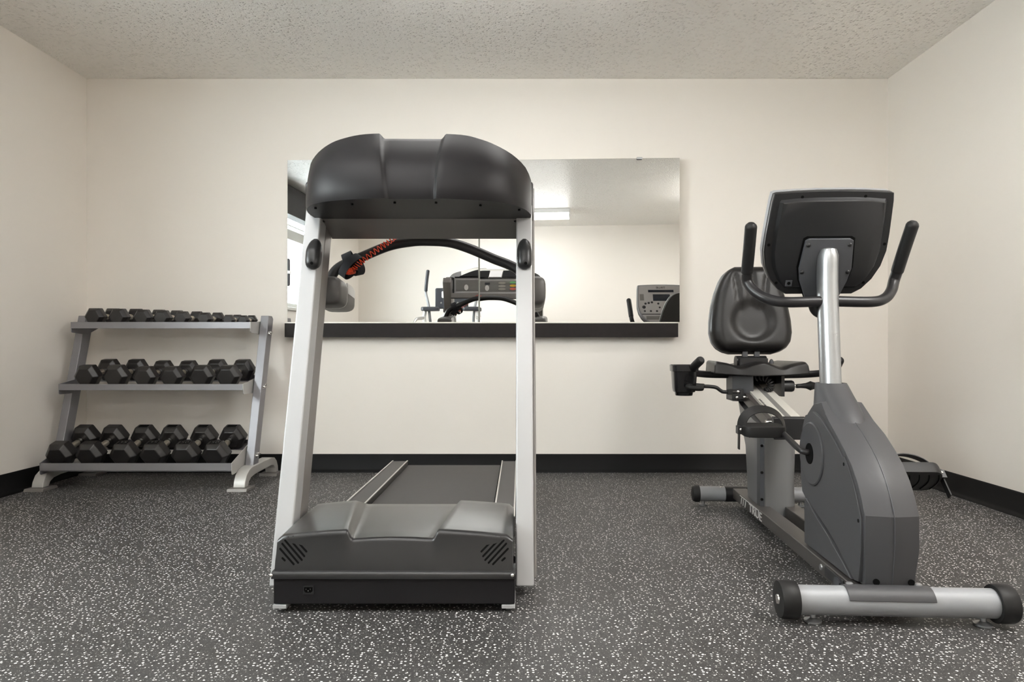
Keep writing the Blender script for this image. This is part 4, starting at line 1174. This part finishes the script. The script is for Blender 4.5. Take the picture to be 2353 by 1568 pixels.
# ------------------------------------------------------------------ elliptical trainer beside the camera (seen in the mirror)
ex, ey = -1.17, 0.18
el = thing('elliptical_trainer', 'dark elliptical trainer with tall moving arm, seen reflected in the mirror', 'elliptical trainer', (ex, ey, 0))
bm = box(ex - .05, ex + .05, ey - .62, ey + .85, .05, .12); bx(bm, ex - .30, ex + .30, ey - .66, ey - .58, .0, .08); bx(bm, ex - .30, ex + .30, ey + .80, ey + .88, 0, .08)
obj('base_frame', bm, M['bike_metal'], el, bevel=.006)
bm = loft([super_ring(ex, ey - .30, z, .16 * k, .30 * k, 3, 32) for z, k in ((.12, .95), (.2, 1), (.45, 1), (.58, .85), (.62, .6))])
obj('drive_housing', bm, M['navy'], el)
obj('console_post', tube([(ex, ey - .22, .55), (ex, ey - .12, .9), (ex, ey - .045, 1.26)], .045, 20), M['white'], el)
cn = obj('console', prism(round_rect(ex - .20, ex + .20, 1.245, 1.495, .02), XZ, ey - .05, ey), M['navy'], el, bevel=.006)
obj('console_face', prism(round_rect(ex - .12, ex + .12, 1.375, 1.455, .012), XZ, ey, ey + .003), M['white'], cn)
obj('screen', prism(round_rect(ex - .085, ex + .085, 1.385, 1.445, .004), XZ, ey + .003, ey + .005), M['screen'], cn)
for k in range(6): obj('button', dome((ex - .125 + .05 * k, ey, 1.315), (0, 1, 0), .012, .004, 12), M['panel_grey'], cn)
obj('console_base', box(ex - .10, ex + .10, ey - .045, ey + .01, 1.20, 1.246), M['navy'], cn, bevel=.004)
for s in (-1, 1):
    xs = ex + s * .27
    arm = obj('moving_arm', tube([(xs + s * .02, ey - .35, .35), (xs - s * .015, ey - .16, .85), (xs - s * .005, ey - .02, 1.10), (xs + s * .015, ey - .02, 1.28), (xs + s * .05, ey - .04, 1.42), (xs + s * .05, ey - .03, 1.475)], .0165, 16), M['bike_metal'], el)
    obj('grip', tube([(xs + s * .05, ey - .03, 1.47), (xs + s * .037, ey - .01, 1.58), (xs + s * .018, ey, 1.70)], [.021, .021, .021], 16, round_ends=True), M['navy'], arm)
    xf = ex + s * .25
    tray = obj('fixed_handle', prism(round_rect(xf - .105, xf + .105, ey - .05, ey + .12, .04), XY, 1.215, 1.262), M['navy'], el, bevel=.012, seg=3)
    obj('tray_recess', prism(round_rect(xf - .080, xf + .080, ey - .03, ey + .10, .03), XY, 1.2625, 1.2635), M['void'], tray)
    obj('handle_support', tube([(xf + s * .07, ey + .02, 1.216), (xf + s * .065, ey + .0, 1.05), (ex + s * .10, ey - .20, .60)], .022, 14), M['white'], el)
    obj('side_rail', tube([(xf + s * .075, ey + .09, 1.13), (xf + s * .13, ey + .25, 1.10), (xf + s * .15, ey + .42, .95)], .018, 12), M['alu'], el)
    obj('pedal_arm', tube([(ex + s * .20, ey - .45, .35), (ex + s * .20, ey + .70, .26)], .022, 12), M['bike_metal'], el)
    obj('foot_plate', prism(round_rect(ex + s * .20 - .075, ex + s * .20 + .075, ey + .28, ey + .66, .03), XY, .30, .33), M['rubber'], el, bevel=.006)

# ------------------------------------------------------------------ world, camera, view
wd = bpy.data.worlds.new('sky'); SC.world = wd; wd.use_nodes = True
bg = wd.node_tree.nodes['Background']
bg.inputs['Color'].default_value = (0.93, 0.97, 1.0, 1); bg.inputs['Strength'].default_value = 12.0

cam = bpy.data.cameras.new('camera'); co = bpy.data.objects.new('camera', cam); COL.objects.link(co)
co.location = (0, 0, CAMZ); co.rotation_euler = (PI / 2, 0, 0)
cam.sensor_width = 36; cam.lens = 36 * 1569 / 2353
cam.shift_x = -18.5 / 2353; cam.shift_y = 16 / 2353
cam.clip_start = 0.02; cam.clip_end = 100
SC.camera = co
vs = SC.view_settings
vs.view_transform = 'Standard'; vs.look = 'None'; vs.gamma = 1.0; vs.use_curve_mapping = False
vs.exposure = 1.5
cy_ = SC.cycles
cy_.use_denoising = True
cy_.max_bounces = 12; cy_.diffuse_bounces = 8; cy_.glossy_bounces = 6; cy_.transparent_max_bounces = 8
cy_.sample_clamp_indirect = 8.0
cy_.caustics_reflective = False; cy_.caustics_refractive = False
